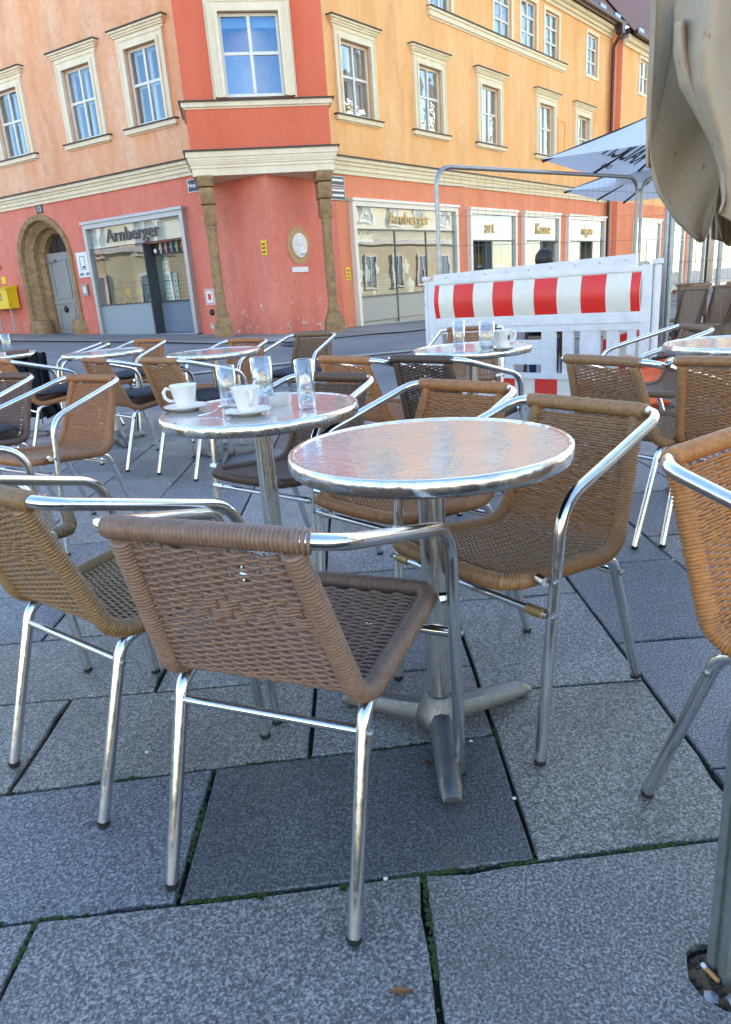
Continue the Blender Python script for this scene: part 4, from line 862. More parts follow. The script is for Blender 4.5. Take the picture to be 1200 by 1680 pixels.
for i, (a, b_, c, d) in enumerate(S2):
    sw = shopfront(FR2, 'shop_window', h2, a, b_, c, d, 'cream_refl'); x0, x1 = a + .1, b_ - .1
    part('sign_backing', FR2.box(MB(), x0, x1, 2.2, 2.81, -.06, -.03), 'cream_refl', sw); pane(FR2, x0, x1, 2.2, 2.80, .055, 'sign_glass', sw); part('bar', FR2.box(MB(), x0, x1, 2.15, 2.2, .0, .08), 'white_wood', sw)
    k_ = 2 if i < 3 else 4
    for j in range(k_): pane(FR2, x0 + (x1 - x0) * j / k_ + .03, x0 + (x1 - x0) * (j + 1) / k_ - .03, .2, 2.15, .05, 'sign_glass' if (i + j) % 2 else 'shop_glass', sw)
    for j in range(1, k_): part('mullion', FR2.box(MB(), x0 + (x1 - x0) * j / k_ - .03, x0 + (x1 - x0) * j / k_ + .03, .1, 2.15, -.05, .07), 'white_wood', sw)
    shop_room(FR2, x0, x1, .0, 2.2, sw, 1.5, 'room'); part('sill_bar', FR2.box(MB(), x0, x1, .0, .2, -.05, .06), 'panel_warm', sw)
mb = MB(); FR2.box(mb, 30.0, 30.6, -.3, 2.9, .05, .15); part('dark_shutter', mb, 'black', h2)

# ------------------------------------------------------------------ houses round the square, seen in the panes and the metal
def far_house(o, rdir, n, u0, u1, zt, mat, label, wins, name='townhouse', rise=4.2):
    fr = Fr(o, rdir, n); t = thing(name, label, 'building', (o[0], o[1], 0)); mb = MB()
    fr.box(mb, u0, u1, -.6, zt, -8, 0); part('wall', mb, mat, t)
    mb = MB(); mb.add([fr.P(u0, zt, .4), fr.P(u1, zt, .4), fr.P(u1, zt + rise, -4), fr.P(u0, zt + rise, -4), fr.P(u0, zt, -8.4), fr.P(u1, zt, -8.4)], [(0, 1, 2, 3), (3, 2, 5, 4), (0, 3, 4), (1, 5, 2)]); part('roof', mb, 'tin', t)
    wm = MB(); wm.box(-.5, .5, 0, .06, -.8, .8); me = wm.mesh('window', M['panel_blue'])
    fm = MB()
    for q in ((-.62, -.5, -.92, .92), (.5, .62, -.92, .92), (-.5, .5, .8, .92), (-.7, .7, -1.0, -.92), (-.04, .04, -.8, .8)): fm.box(q[0], q[1], -.04, .10, q[2], q[3])
    fme = fm.mesh('frame', M['white'])
    an = math.atan2(fr.r.y, fr.r.x) + PI
    u = u0 + 1.6
    while u < u1 - 1.0:
        for z_ in wins:
            p = Vector(fr.P(u, z_, .0)) - ROOT[t.name]; w_ = link('window', me, t, p); w_.rotation_euler = (0, 0, an); f_ = link('frame', fme, w_)
        u += 2.7
    part('band', fr.box(MB(), u0, u1, 3.5, 3.75, 0, .15), 'white', t); part('eaves', fr.box(MB(), u0, u1, zt - .35, zt - .01, 0, .35), 'white', t)
    return t
_o = FR.P(0, 0, 17.0); far_house((_o[0], _o[1]), -dR, (-0.76356, 0.64574), -34, -1.5, 10.5, 'opp', 'cream townhouse across the street mirrored in the right shop windows', (2.0, 5.6, 8.4))
far_house((-23.5, 9), Vector((-.25, .968)), (.968, .25), -14, 14, 5.6, 'opp2', 'cream townhouse left of the square mirrored in the left shop window', (1.6, 4.3), rise=1.5)
far_house((0, -34), Vector((-1, 0)), (0, 1), -34, 2, 10, 'opp2', 'ochre townhouse behind the camera mirrored in the bay window', (2.0, 5.4, 8.2))
far_house((0, -36), Vector((-1, 0)), (0, 1), 2, 30, 8.5, 'opp', 'pale townhouse behind the camera beside the ochre one', (2.0, 5.0))

# ------------------------------------------------------------------ wicker armchair (built once, copied with all its parts)
TR = 0.0135
CH = {}
def chair_meshes():
    d = {}
    # hoop: arm and front leg on each side
    for sg, nm in ((-1, 'L'), (1, 'R')):
        hoop = rpath([(sg * .10, -.2485, .7465), (sg * .226, -.247, .745), (sg * .268, .185, .625), (sg * .258, .238, .012)], [.075, .075], 14)
        # split at the middle of the front bend
        k = max(range(len(hoop)), key=lambda i: hoop[i].y + hoop[i].z * .45)
        d['arm' + nm] = MB().tube(hoop, TR, 14, True, rng=(0, k)).mesh('armrest', M['alu'], True)
        d['fleg' + nm] = MB().tube(hoop, TR, 14, True, rng=(k, len(hoop) - 1)).mesh('leg', M['alu'], True)
        rl = rpath([(sg * .193, -.245, .012), (sg * .190, -.120, .392), (sg * .190, -.05, .402)], [.045], 7)
        d['rleg' + nm] = MB().tube(rl, TR, 12, True).mesh('leg', M['alu'], True)
        for q, (x_, y_) in (('f', (.258, .238)), ('r', (.193, -.245))):
            d[q + 'cap' + nm] = MB().lathe([(.0, 0), (.0125, .0), (.0138, .004), (.0138, .014)], (sg * x_, y_, 0), 10).mesh('foot_cap', M['rubber'], True)
        d['bolt' + nm] = MB().tube([(sg * .232, .215, .452), (sg * .258, .224, .455)], [.014, .011], 8).mesh('seat_bolt', M['alu'], True)
        for q, z_ in (('a', .455), ('b', .375)):
            mb = MB(); mb.ball((sg * (.2735 + .003), .2125 if q == 'a' else .219, z_), .005, .008, .008, 8, 6); d['rivet' + q + nm] = mb.mesh('rivet', M['galv'], True)
        mb = MB(); mb.ball((sg * .206, -.135, .352), .005, .008, .008, 8, 6); d['rivetc' + nm] = mb.mesh('rivet', M['galv'], True)
        d['bush' + nm] = MB().tube([(sg * .205, .219, .375), (sg * .25, .219, .375)], .0125, 10).mesh('bushing', M['alu'], True)
    d['fstr'] = MB().tube([(-.262, .219, .375), (.262, .219, .375)], .0095, 10).mesh('stretcher', M['alu'], True)
    d['rstr'] = MB().tube([(-.19, -.132, .352), (.19, -.132, .352)], .0095, 10).mesh('stretcher', M['alu'], True)
    # shell profile (y, z, half width) from seat front to top rail
    prof = rpath([(.243, .444, .201), (-.090, .410, .194), (-.143, .434, .189), (-.250, .728, .157)], [.06, .05], 6)
    prof = [Vector((p.x, p.y, p.z)) for p in prof]
    # distance in (y,z) only
    def res(step):
        out = [prof[0].copy()]; acc = 0; i = 0; cur = prof[0].copy()
        while i < len(prof) - 1:
            dd = ((prof[i + 1].x - cur.x) ** 2 + (prof[i + 1].y - cur.y) ** 2) ** .5
            if acc + dd >= step: cur = cur.lerp(prof[i + 1], (step - acc) / dd); out.append(cur.copy()); acc = 0
            else: acc += dd; i += 1; cur = prof[i].copy()
        return out
    st = res(.0070); n_ = len(st)
    seat, back = MB(), MB(); bend = next(i for i, p in enumerate(st) if p.x < -.105)
    rnd = random.Random(3)
    for i, p in enumerate(st):
        if i < 2 or i > n_ - 3: continue
        t = (st[min(i + 1, n_ - 1)] - st[max(i - 1, 0)]); ty, tz = t.x, t.y; l_ = math.hypot(ty, tz); ny, nz = tz / l_, -ty / l_   # normal towards the sitter
        hw = p.z - .008; K = 30; path = []; ph = 0 if i % 2 else 1; sag = .010 if i < bend else .0
        jz = rnd.uniform(-.0007, .0007)
        for k in range(K + 1):
            x_ = -hw + 2 * hw * k / K; f = x_ / .0265
            A = .0040
            if bend < i and .575 < p.y < .625 and abs(x_) < .085: A = .0046; f = x_ / .020; ph = (i // 3) % 2
            a_ = A * math.cos(PI * f + PI * ph) * min(1, (1 - abs(x_) / hw) * 8) - sag * (1 - (x_ / hw) ** 2) * math.sin(PI * min(1, i / bend))
            path.append((x_, p.x + ny * a_ + ty / l_ * jz, p.y + nz * a_ + tz / l_ * jz))
        (seat if i < bend else back).tube(path, .0036, 6, False)
    for wx in [(-.185 + .0265 * j) for j in range(15)]:
        for lo, hi, mbx in ((2, bend, seat), (bend, n_ - 2, back)):
            path = []
            for i in range(lo, hi + 1, 3):
                p = st[min(i, n_ - 1)]; path.append((wx * p.z / .2, p.x, p.y - (.010 * (1 - (wx / .2) ** 2) * math.sin(PI * min(1, i / bend)) if i < bend else 0)))
            if len(path) > 1: mbx.tube(path, .0022, 4, False)
    d['seat'] = seat.mesh('seat', M['wicker'], 'all'); d['back'] = back.mesh('backrest', M['wicker'], 'all')
    # ribbed binding round the shell edge
    def ribbed(path, r, pitch, depth, sides):
        P = resample(path, pitch / 3.0); rr = []
        for i in range(len(P)):
            rr.append(r - depth * (1.0, 0.0, 0.12)[i % 3])
        return MB().tube(P, rr, sides, True)
    side = [(p.z, p.x, p.y) for p in prof]
    pathR = [(x_, y_, z_) for (x_, y_, z_) in reversed(side)]
    U = pathR[:-1] + [(.203, .200, .442), (.200, .238, .444), (.178, .268, .444), (.12, .276, .442), (0, .278, .440), (-.12, .276, .442), (-.178, .268, .444), (-.200, .238, .444), (-.203, .200, .442)] + [(-x_, y_, z_) for (x_, y_, z_) in side[1:]]
    d['bind'] = ribbed(U, .0205, .0074, .0056, 10).mesh('edge_binding', M['wicker'], 'all')
    rail = rpath([(-.262, -.245, .742), (-.262, -.2451, .742), (.262, -.245, .742)], .001, 1)
    hoopL = rpath([(-.268, .185, .625), (-.226, -.247, .745), (.226, -.247, .745), (.268, .185, .625)], [.075, .075], 10)
    railp = [p for p in resample(hoopL, .003) if abs(p.x) < .186 and p.y < -.15]
    d['rail'] = ribbed(railp, .0208, .0076, .0056, 12).mesh('top_rail', M['wicker'], 'all')
    return d
CH = chair_meshes()
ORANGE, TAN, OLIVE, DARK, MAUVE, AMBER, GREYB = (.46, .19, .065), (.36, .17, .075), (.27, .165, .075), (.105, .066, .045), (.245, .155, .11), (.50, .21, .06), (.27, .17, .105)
def chair(label, x, y, facing, color, z=0.0, brass=False):
    t = thing('wicker_armchair', label, 'chair', (x, y, z), 'wicker armchairs around the cafe tables'); t.rotation_euler = (0, 0, R_(facing - 90))
    def P(name, key, par=t):
        o = link(name, CH[key], par); o.color = (*color, 1); return o
    P('seat', 'seat'); P('backrest', 'back'); P('edge_binding', 'bind'); P('top_rail', 'rail')
    for s in 'LR':
        P('armrest', 'arm' + s); f = P('leg', 'fleg' + s); P('foot_cap', 'fcap' + s, f); r = P('leg', 'rleg' + s); P('foot_cap', 'rcap' + s, r)
        P('seat_bolt', 'bolt' + s); P('rivet', 'riveta' + s, f); P('rivet', 'rivetb' + s, f); P('rivet', 'rivetc' + s, r)
        b_ = P('bushing', 'bush' + s)
        if brass: b_.material_slots[0].link = 'OBJECT'; b_.material_slots[0].material = M['brass']
    P('stretcher', 'fstr'); P('stretcher', 'rstr')
    return t
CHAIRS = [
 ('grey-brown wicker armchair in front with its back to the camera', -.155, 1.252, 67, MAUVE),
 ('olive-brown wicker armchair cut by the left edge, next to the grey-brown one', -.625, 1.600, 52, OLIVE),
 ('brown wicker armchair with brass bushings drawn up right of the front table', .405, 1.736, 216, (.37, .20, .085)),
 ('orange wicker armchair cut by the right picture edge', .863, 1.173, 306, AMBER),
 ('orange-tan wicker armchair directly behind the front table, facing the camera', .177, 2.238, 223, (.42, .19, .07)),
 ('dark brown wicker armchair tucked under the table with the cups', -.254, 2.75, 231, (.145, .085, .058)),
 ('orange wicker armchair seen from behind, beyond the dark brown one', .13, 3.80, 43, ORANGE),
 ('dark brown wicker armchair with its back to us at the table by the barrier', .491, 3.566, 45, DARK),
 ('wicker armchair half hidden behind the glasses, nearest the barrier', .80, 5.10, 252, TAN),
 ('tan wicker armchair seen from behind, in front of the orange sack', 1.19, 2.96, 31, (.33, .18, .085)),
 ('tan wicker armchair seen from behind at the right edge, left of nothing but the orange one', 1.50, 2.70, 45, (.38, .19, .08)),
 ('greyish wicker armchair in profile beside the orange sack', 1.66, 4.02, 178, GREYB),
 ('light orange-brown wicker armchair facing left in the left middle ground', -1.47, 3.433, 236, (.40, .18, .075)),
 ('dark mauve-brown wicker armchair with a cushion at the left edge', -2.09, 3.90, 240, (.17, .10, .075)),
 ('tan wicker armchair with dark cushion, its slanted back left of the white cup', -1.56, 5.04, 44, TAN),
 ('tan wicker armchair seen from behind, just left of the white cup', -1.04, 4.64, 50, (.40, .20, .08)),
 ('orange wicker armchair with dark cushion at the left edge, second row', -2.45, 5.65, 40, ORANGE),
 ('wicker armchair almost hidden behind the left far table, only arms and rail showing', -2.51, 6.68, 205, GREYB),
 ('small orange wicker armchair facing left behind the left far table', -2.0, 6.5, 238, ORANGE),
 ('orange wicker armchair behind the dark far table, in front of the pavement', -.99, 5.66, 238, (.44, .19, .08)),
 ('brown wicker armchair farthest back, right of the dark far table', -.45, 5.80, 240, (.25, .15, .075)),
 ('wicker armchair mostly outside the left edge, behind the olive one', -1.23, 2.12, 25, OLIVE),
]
CHAIRS[10] = ('tan wicker armchair seen from behind, above the orange one at the right edge',) + CHAIRS[10][1:]
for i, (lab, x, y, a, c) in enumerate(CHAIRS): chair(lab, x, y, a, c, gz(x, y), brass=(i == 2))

def cushion(label, x, y, facing, z=.452):
    mb = MB(); n_ = 18
    def f(u, v, top):
        a_, b_ = (u - .5) * 2, (v - .5) * 2; e = (max(0, 1 - a_ ** 4) * max(0, 1 - b_ ** 4)) ** .5
        puff = .85 + .15 * math.cos(a_ * PI * 2) * math.cos(b_ * PI * 2)
        return (a_ * .19 * (1 - .05 * b_ * b_), b_ * .19 * (1 - .05 * a_ * a_), (.030 + .034 * e * puff if top else .03 - .022 * e))
    mb.grid(lambda u, v: f(u, v, True), n_, n_); mb.grid(lambda u, v: f(u, v, False), n_, n_)
    t = thing('seat_cushion', label, 'cushion', (x, y, z + gz(x, y)), 'dark seat cushions'); t.rotation_euler = (0, 0, R_(facing - 90))
    link('pad', mb.mesh('pad', M['cushion'], 'all'), t)
    for sx in (-1, 1):
        mb = MB(); mb.tube([(sx * .15, -.185, .02), (sx * .185, -.20, .0), (sx * .20, -.19, -.09), (sx * .19, -.20, -.19)], .004, 6); link('tie_band', mb.mesh('tie_band', M['cushion'], True), t)
def fwd(i, d):
    _, x, y, a, _c = CHAIRS[i]; return x + d * math.cos(R_(a)), y + d * math.sin(R_(a)), a
cushion('dark cushion on the mauve-brown armchair at the left edge', *fwd(13, .07)); cushion('dark cushion on the slanted tan chair left of the white cup', *fwd(14, .08)); cushion('dark cushion on the tan chair just behind the white cup', *fwd(15, .08))
cushion('dark cushion on the orange chair at the left edge, second row', *fwd(16, .08)); cushion('dark cushion on the small chair behind the left far table', *fwd(18, .08)); cushion('dark cushion on the brown chair farthest back', *fwd(20, .08))

# ------------------------------------------------------------------ tables
TT = {}
def table_meshes():
    d = {}
    R0 = .315
    d['top'] = MB().lathe([(0, .7410), (.1, .7410), (.22, .7408), (.30, .7405), (R0 - .016, .7400)], n=96).mesh('table_top', M['alu_top'], True)
    mb = MB(); rnd = random.Random(2); prof = [(R0 - .016, .7401), (R0 - .011, .7437), (R0 - .004, .7440), (R0, .7405), (R0 + .0015, .7285), (R0 + .001, .7145), (R0 - .004, .7070), (R0 - .014, .7060)]
    mb.lathe(prof, n=120); v2 = []
    for (x_, y_, z_) in mb.v:
        a_ = math.atan2(y_, x_); w = noise.noise(Vector((math.cos(a_) * 9, math.sin(a_) * 9, z_ * 40))) * .0016; r_ = math.hypot(x_, y_); k = (r_ + (w if z_ < .7405 else 0)) / r_; v2.append((x_ * k, y_ * k, z_ + (w * .5 if z_ < .7125 else 0)))
    mb.v = v2; d['rim'] = mb.mesh('rim', M['alu_rim'], 'all')
    d['under'] = MB().lathe([(0, .7125), (R0 - .02, .7125), (R0 - .014, .7061)], n=48).mesh('underside', M['dark_metal'])
    mb = MB(); mb.lathe([(.0, .6940), (.10, .6940), (.11, .7100), (.0, .7110)], n=24); d['plate'] = mb.mesh('mounting_plate', M['dark_metal'], True)
    d['pole'] = MB().lathe([(.030, .09), (.030, .6940)], n=28).mesh('pole', M['alu_pole'], True)
    d['hub'] = MB().lathe([(.0, .014), (.058, .018), (.064, .035), (.056, .064), (.042, .088), (.0365, .104), (.0335, .107), (.031, .108)], n=28).mesh('hub', M['alu_cast'], True)
    mb = MB(); secs = []
    for i in range(11):
        t = i / 10; x_ = .03 + .258 * t; top = .078 - .036 * t - (.016 * max(0, t - .9) * 10); hw = .031 - .006 * t; bot = .030 - .018 * t
        if i == 10: hw *= .8
        secs.append([(x_, -hw, bot), (x_, -hw, top * .62), (x_, -hw * .62, top * .93), (x_, 0, top), (x_, hw * .62, top * .93), (x_, hw, top * .62), (x_, hw, bot)])
    vs = [p for s in secs for p in s]; k = 7; fs = [(i * k + j, i * k + (j + 1) % k, (i + 1) * k + (j + 1) % k, (i + 1) * k + j) for i in range(10) for j in range(k)] + [tuple(range(70, 77))]
    mb.add(vs, fs); d['foot'] = mb.mesh('base_arm', M['alu_cast'], True)
    d['pad'] = MB().lathe([(.0, 0), (.017, .0), (.017, .012), (.0, .012)], (.258, 0, 0), 10).mesh('foot_pad', M['rubber'])
    return d
TT = table_meshes()
def table(label, x, y, rot):
    z = gz(x, y); t = thing('cafe_table', label, 'table', (x, y, z), 'round metal cafe tables'); t.rotation_euler = (0, 0, R_(rot))
    for nm, k in (('table_top', 'top'), ('rim', 'rim'), ('underside', 'under'), ('mounting_plate', 'plate'), ('pole', 'pole'), ('hub', 'hub')): link(nm, TT[k], t)
    for i in range(3):
        f = link('base_arm', TT['foot'], t); f.rotation_euler = (0, 0, i * PI * 2 / 3); link('foot_pad', TT['pad'], f)
    return z + .7411
TZ1 = table('round metal cafe table in front, bare and mirroring the facade', .152, 1.553, -92)
T2P = (-.314, 2.27); TZ2 = table('round metal cafe table with the coffee cups and glasses', *T2P, 20)
T3P = (.632, 3.866); TZ3 = table('round metal cafe table by the barrier with two glasses and a cup', *T3P, 40)
T4P = (1.713, 3.187); table('round metal cafe table cut by the right edge', *T4P, 10)
T5P = (-.957, 4.967); table('dark mirroring round table in the far middle', *T5P, 30)
T6P = (-1.995, 5.81); table('round table seen almost edge-on at the far left', *T6P, 60)
T7P = (-3.08, 6.34); TZ7 = table('round table with one tumbler cut by the left edge', *T7P, 15)

# ------------------------------------------------------------------ tableware
def cam_ray_at(px, py, z):
    d = _rt * (px - 600) - _up * (py - 840) + _fw * 1160.0; t = (z - CAM_H) / d.z; return d.x * t, d.y * t
def cup(label, x, y, z, ang, s=1.0, logo=False, spoon=False):
    t = thing('coffee_cup', label, 'cup', (x, y, z), 'white coffee cups'); t.rotation_euler = (0, 0, R_(ang)); t.scale = (s, s, s)
    H = .070
    mb = MB(); mb.lathe([(.0, .004), (.020, .004), (.022, .0), (.025, .0), (.0265, .006), (.033, .03), (.040, H - .004), (.0415, H), (.0405, H + .0005), (.0385, H - .004), (.031, .03), (.024, .010), (.0, .009)], n=32); link('bowl', mb.mesh('bowl', M['porcelain'], 'all'), t)
    mb = MB(); mb.tube([(.0375, 0, .058), (.052, 0, .061), (.060, 0, .050), (.058, 0, .034), (.047, 0, .024), (.032, 0, .022)], [.0045, .0055, .0055, .0055, .005, .0045], 10); link('handle', mb.mesh('handle', M['porcelain'], 'all'), t)
    mb = MB(); mb.lathe([(0, .018), (.0265, .018)], n=24); link('coffee_rest', mb.mesh('coffee_rest', M['coffee']), t)
    if logo:
        mb = MB(); 
        for k in range(12):
            pass
        a0 = R_(-78); pts = []
        for k in range(14):
            a_ = 2 * PI * k / 14; th = a0 + .16 * math.cos(a_); zz = .042 + .011 * math.sin(a_); r_ = .0335 + (zz - .03) / .036 * .007 + .0006; pts.append((r_ * math.cos(th), r_ * math.sin(th), zz))
        mb.add(pts, [tuple(range(14))]); link('printed_emblem', mb.mesh('printed_emblem', M['slat']), t)
    return t
def saucer(label, x, y, z):
    mb = MB(); mb.lathe([(.0, .004), (.030, .004), (.033, .0), (.038, .0), (.045, .005), (.066, .0125), (.072, .0165), (.0715, .0178), (.064, .0155), (.044, .009), (.0, .0085)], n=40)
    o = link('saucer', mb.mesh('saucer', M['porcelain'], 'all'), None, (x, y, z)); return tag(o, label, 'saucer', 'white saucers')
def tumbler(label, x, y, z, r, h, water=0.0, twist=False):
    t = thing('tumbler', label, 'glass', (x, y, z), 'water glasses')
    mb = MB(); n_ = 40; pr = [(.0, .001), (r * .80, .001), (r * .86, .003), (r * .88, .012), (r * .93, h * .4), (r, h - .001), (r - .0008, h), (r - .0018, h - .001), (r * .93 - .0022, h * .4), (r * .88 - .0025, .018), (r * .6, .0145), (0, .014)]
    mb.lathe(pr, n=n_)
    if twist:
        mb.v = [(p[0] * (1 + .035 * math.sin(5 * math.atan2(p[1], p[0]) + p[2] * 55) * (1 if .012 < p[2] < h * .9 else 0)), p[1] * (1 + .035 * math.sin(5 * math.atan2(p[1], p[0]) + p[2] * 55) * (1 if .012 < p[2] < h * .9 else 0)), p[2]) for p in mb.v]
    link('glass_body', mb.mesh('glass_body', M['glass'], 'all'), t)
    if water:
        wr = r * .885 - .0032; mb = MB(); mb.lathe([(0, .0150), (wr * .9, .0153), (wr, .019), (wr * 1.045, water), (0, water)], n=32); link('water', mb.mesh('water', M['water'], 'all'), t)
    return t
def teaspoon(label, pts, bowl_at, bowl_dir):
    mb = MB(); mb.tube(pts, [.0022] * (len(pts) - 1) + [.0032], 7); b = MB().ball((0, 0, 0), .019, .0125, .0035, 12, 6)
    b.xf(Matrix.Translation(bowl_at) @ Vector(bowl_dir).to_track_quat('X', 'Z').to_matrix().to_4x4()); mb.add(b.v, b.f)
    return whole('teaspoon', mb, 'alu', label, 'spoon', 'teaspoons', 'all')
z2 = TZ2
c1 = cam_ray_at(306, 673, z2); c2 = cam_ray_at(408, 680, z2)
saucer('white saucer under the left coffee cup', c1[0], c1[1], z2); cup('white coffee cup on the left of the table, handle to the left', c1[0] - .0, c1[1], z2 + .009, 185, 1.08)
saucer('white saucer under the coffee cup nearest the camera', c2[0], c2[1], z2); cup('white coffee cup nearest the camera with a spoon in it', c2[0], c2[1], z2 + .009, -68, 1.08)
zc = z2 + .009
teaspoon('teaspoon standing in the coffee cup nearest the camera', [(c2[0] + .010, c2[1] - .005, zc + .03), (c2[0] + .020, c2[1] + .012, zc + .072), (c2[0] + .026, c2[1] + .020, zc + .090)], (c2[0] + .0315, c2[1] + .026, zc + .108), (.25, .2, .9))
sp = cam_ray_at(352, 680, z2)
teaspoon('teaspoon lying on the table left of the nearer cup', [(sp[0] - .045, sp[1] - .03, z2 + .004), (sp[0], sp[1], z2 + .008), (sp[0] + .01, sp[1] + .015, z2 + .014)], (sp[0] + .022, sp[1] + .036, z2 + .022), (.6, .8, .15))
for k in range(3):
    q = cam_ray_at(378 + 7 * k, 676 - 3 * k, z2); mb = MB(); a_ = R_(-48 - 9 * k); p0 = Vector((q[0], q[1], z2 + .0135 + .003 * k)); dv = Vector((math.cos(a_), math.sin(a_), -.05 + .12)) * .038; wv = Vector((-math.sin(a_), math.cos(a_), 0)) * .010
    up_ = Vector((0, 0, .0012)); mb.box8([p0 - dv - wv, p0 + dv - wv, p0 + dv + wv, p0 - dv + wv, p0 - dv - wv + up_, p0 + dv - wv + up_, p0 + dv + wv + up_, p0 - dv + wv + up_])
    whole('sugar_packet', mb, 'black' if k != 1 else 'white', ('black sugar packet on the near saucer, bottom of three', 'white sugar packet between two black ones on the near saucer', 'black sugar packet on the near saucer, top of three')[k], 'packet', 'sugar packets')
g = cam_ray_at(378, 668, z2); tumbler('empty tumbler behind the left edge of the nearer cup', g[0], g[1], z2, .031, .135, .0, True)
g = cam_ray_at(436, 665, z2); tumbler('large empty tumbler with swirls right behind the nearer cup', g[0], g[1], z2, .035, .155, .0, True)
g = cam_ray_at(505, 670, z2); tumbler('tall tumbler full of water right of the cups', g[0], g[1], z2, .030, .150, .110, False)
q = cam_ray_at(460, 664, z2); mb = MB(); mb.lathe([(.034, .0), (.036, .004), (.040, .033), (.041, .036), (.0385, .036), (.034, .008), (.0, .007)], (q[0], q[1], z2), 24); mb.lathe([(0, .001), (.034, .001)], (q[0], q[1], z2), 24)
whole('ashtray', mb, 'porcelain', 'small white ashtray behind the cups', 'ashtray', smooth=True)
z3 = TZ3
g = cam_ray_at(754, 578, z3); tumbler('slim empty tumbler left on the table by the barrier', g[0], g[1], z3, .032, .155, .0)
g = cam_ray_at(799, 578, z3); tumbler('wide tumbler in the middle of the table by the barrier', g[0], g[1], z3, .040, .145, .03)
c3 = cam_ray_at(825, 574, z3); saucer('white saucer on the table by the barrier', c3[0], c3[1], z3); cup('white coffee cup with a dark emblem on the table by the barrier', c3[0], c3[1], z3 + .009, 20, 1.25, True)
g = cam_ray_at(13, 574, TZ7); tumbler('empty tumbler at the left picture edge', g[0] if g[0] > -3.5 else -3.02, g[1] if g[1] < 7.2 else 6.34, TZ7, .042, .15, .0)
mb = MB(); mb.box(-2.99, -2.83, 6.28, 6.38, TZ7, TZ7 + .028); whole('wallet', mb, 'leather', 'brown leather wallet on the table at the left edge', 'wallet')
# black jacket over the chair behind the left table
mb = MB()
def jk(u, v):
    a_ = (u - .5) * .46; drop = v * .52; fold = .035 * math.sin(u * 19 + v * 3) + .02 * math.sin(u * 41)
    return (-2.86 + a_ * .55 + .10 * v, 6.38 + a_ * .25 - .10 - fold - .12 * math.sin(v * PI * .6), .735 - drop + .02 * math.sin(u * 9))
mb.grid(jk, 34, 20); mb.grid(lambda u, v: tuple(a_ + b_ for a_, b_ in zip(jk(u, v), (.02, .10, -.015))), 34, 20)
whole('black_jacket', mb, 'cloth', 'black jacket hanging over a chair at the far left', 'jacket', smooth='all')

# ------------------------------------------------------------------ red and white plastic barrier
BA = Vector((1.454, 6.57)); BD = Vector((.7776, -.6287)); BN = Vector((-.6287, -.7776))
FBr = Fr((BA.x, BA.y), BD, BN)
bgz = gz(BA.x, BA.y) - ZB
def bbox(mb, u0, u1, z0, z1, o0, o1): return FBr.box(mb, u0, u1, z0 + bgz, z1 + bgz, o0, o1)
bar = thing('safety_barrier', 'white plastic barrier with red and cream reflective band', 'barrier', FBr.P(0, bgz, 0))
mb = MB(); bbox(mb, -.88, -.80, .0, 1.09, -.03, .03); bbox(mb, 1.13, 1.21, .0, 1.10, -.03, .03); bbox(mb, -.80, 1.13, .66, .735, -.035, .035); bbox(mb, -.80, 1.13, .60, .66, -.025, .025); bbox(mb, -.80, 1.13, 1.055, 1.09, -.03, .03)
bbox(mb, -.80, 1.13, .19, .235, -.035, .035); bbox(mb, -.80, 1.13, .0, .045, -.03, .03)
fr_ = part('frame', mb, 'plastic', bar)
mb = MB(); A_ = FBr.P
for (u0, u1, za, zb) in ((-.82, 1.08, 1.145, 1.185),):
    mb.box8([A_(u0, 1.09 + bgz, -.02), A_(u1, 1.09 + bgz, -.02), A_(u1, 1.09 + bgz, .02), A_(u0, 1.09 + bgz, .02), A_(u0, za + bgz, -.02), A_(u1, zb + bgz, -.02), A_(u1, zb + bgz, .02), A_(u0, za + bgz, .02)])
part('top_ridge', mb, 'plastic', bar)
for k in range(9): mb = MB(); c_ = A_(-.68 + k * .21, 1.118 + bgz + .004 * k, .021); mb.ball(c_, .014, .014, .018, 8, 6); part('knob', mb, 'plastic', bar, True)
for u in (-.91, 1.24): mb = MB(); c_ = A_(u, bgz, 0); mb.lathe([(.028, 0), (.028, 1.09), (.040, 1.10), (.040, 1.135), (.0, 1.136)], (c_[0], c_[1], c_[2]), 14, True); part('end_post', mb, 'plastic', bar, True)
def bcurve(u0, u1, z0, z1, mat, name, off=.0):
    mb = MB(); mb.grid(lambda u, v: A_(u0 + (u1 - u0) * u, z0 + (z1 - z0) * v + bgz, .022 + off + .030 * math.sin(PI * v)), 3, 10); return part(name, mb, mat, bar, 'all')
reds = [(-.80, -.75), (-.59, -.38), (-.18, .02), (.22, .43), (.64, .85), (1.05, 1.125)]
mb = MB(); bbox(mb, -.80, 1.13, .735, 1.055, -.02, .018); part('band_core', mb, 'plastic', bar)
u = -.80; segs = []
for (a, b_) in reds:
    if a > u: segs.append((u, a, 'cream_refl'))
    segs.append((max(a, -.80), b_, 'red_refl')); u = b_
segs.append((u, 1.13, 'cream_refl'))
for (a, b_, m_) in segs: bcurve(a, b_, .745, 1.045, m_, 'red_stripe' if m_ == 'red_refl' else 'cream_stripe')
for k in range(2): pass
slats = [(-.80, -.755), (-.69, -.62), (-.56, -.51), (-.46, -.37), (-.32, -.23), (-.17, -.13), (-.08, .0), (.28, .41), (.475, .57), (.63, .80), (.86, .96), (1.03, 1.10)]
for (a, b_) in slats: part('slat', bbox(MB(), a, b_, .2355, .5995, -.018, .018), 'plastic', bar)
part('sign_plate', bbox(MB(), .001, .279, .315, .53, -.018, .018), 'plastic', bar); 
part('base_board', bbox(MB(), -.80, 1.13, .046, .189, -.015, .015), 'cream_refl', bar)
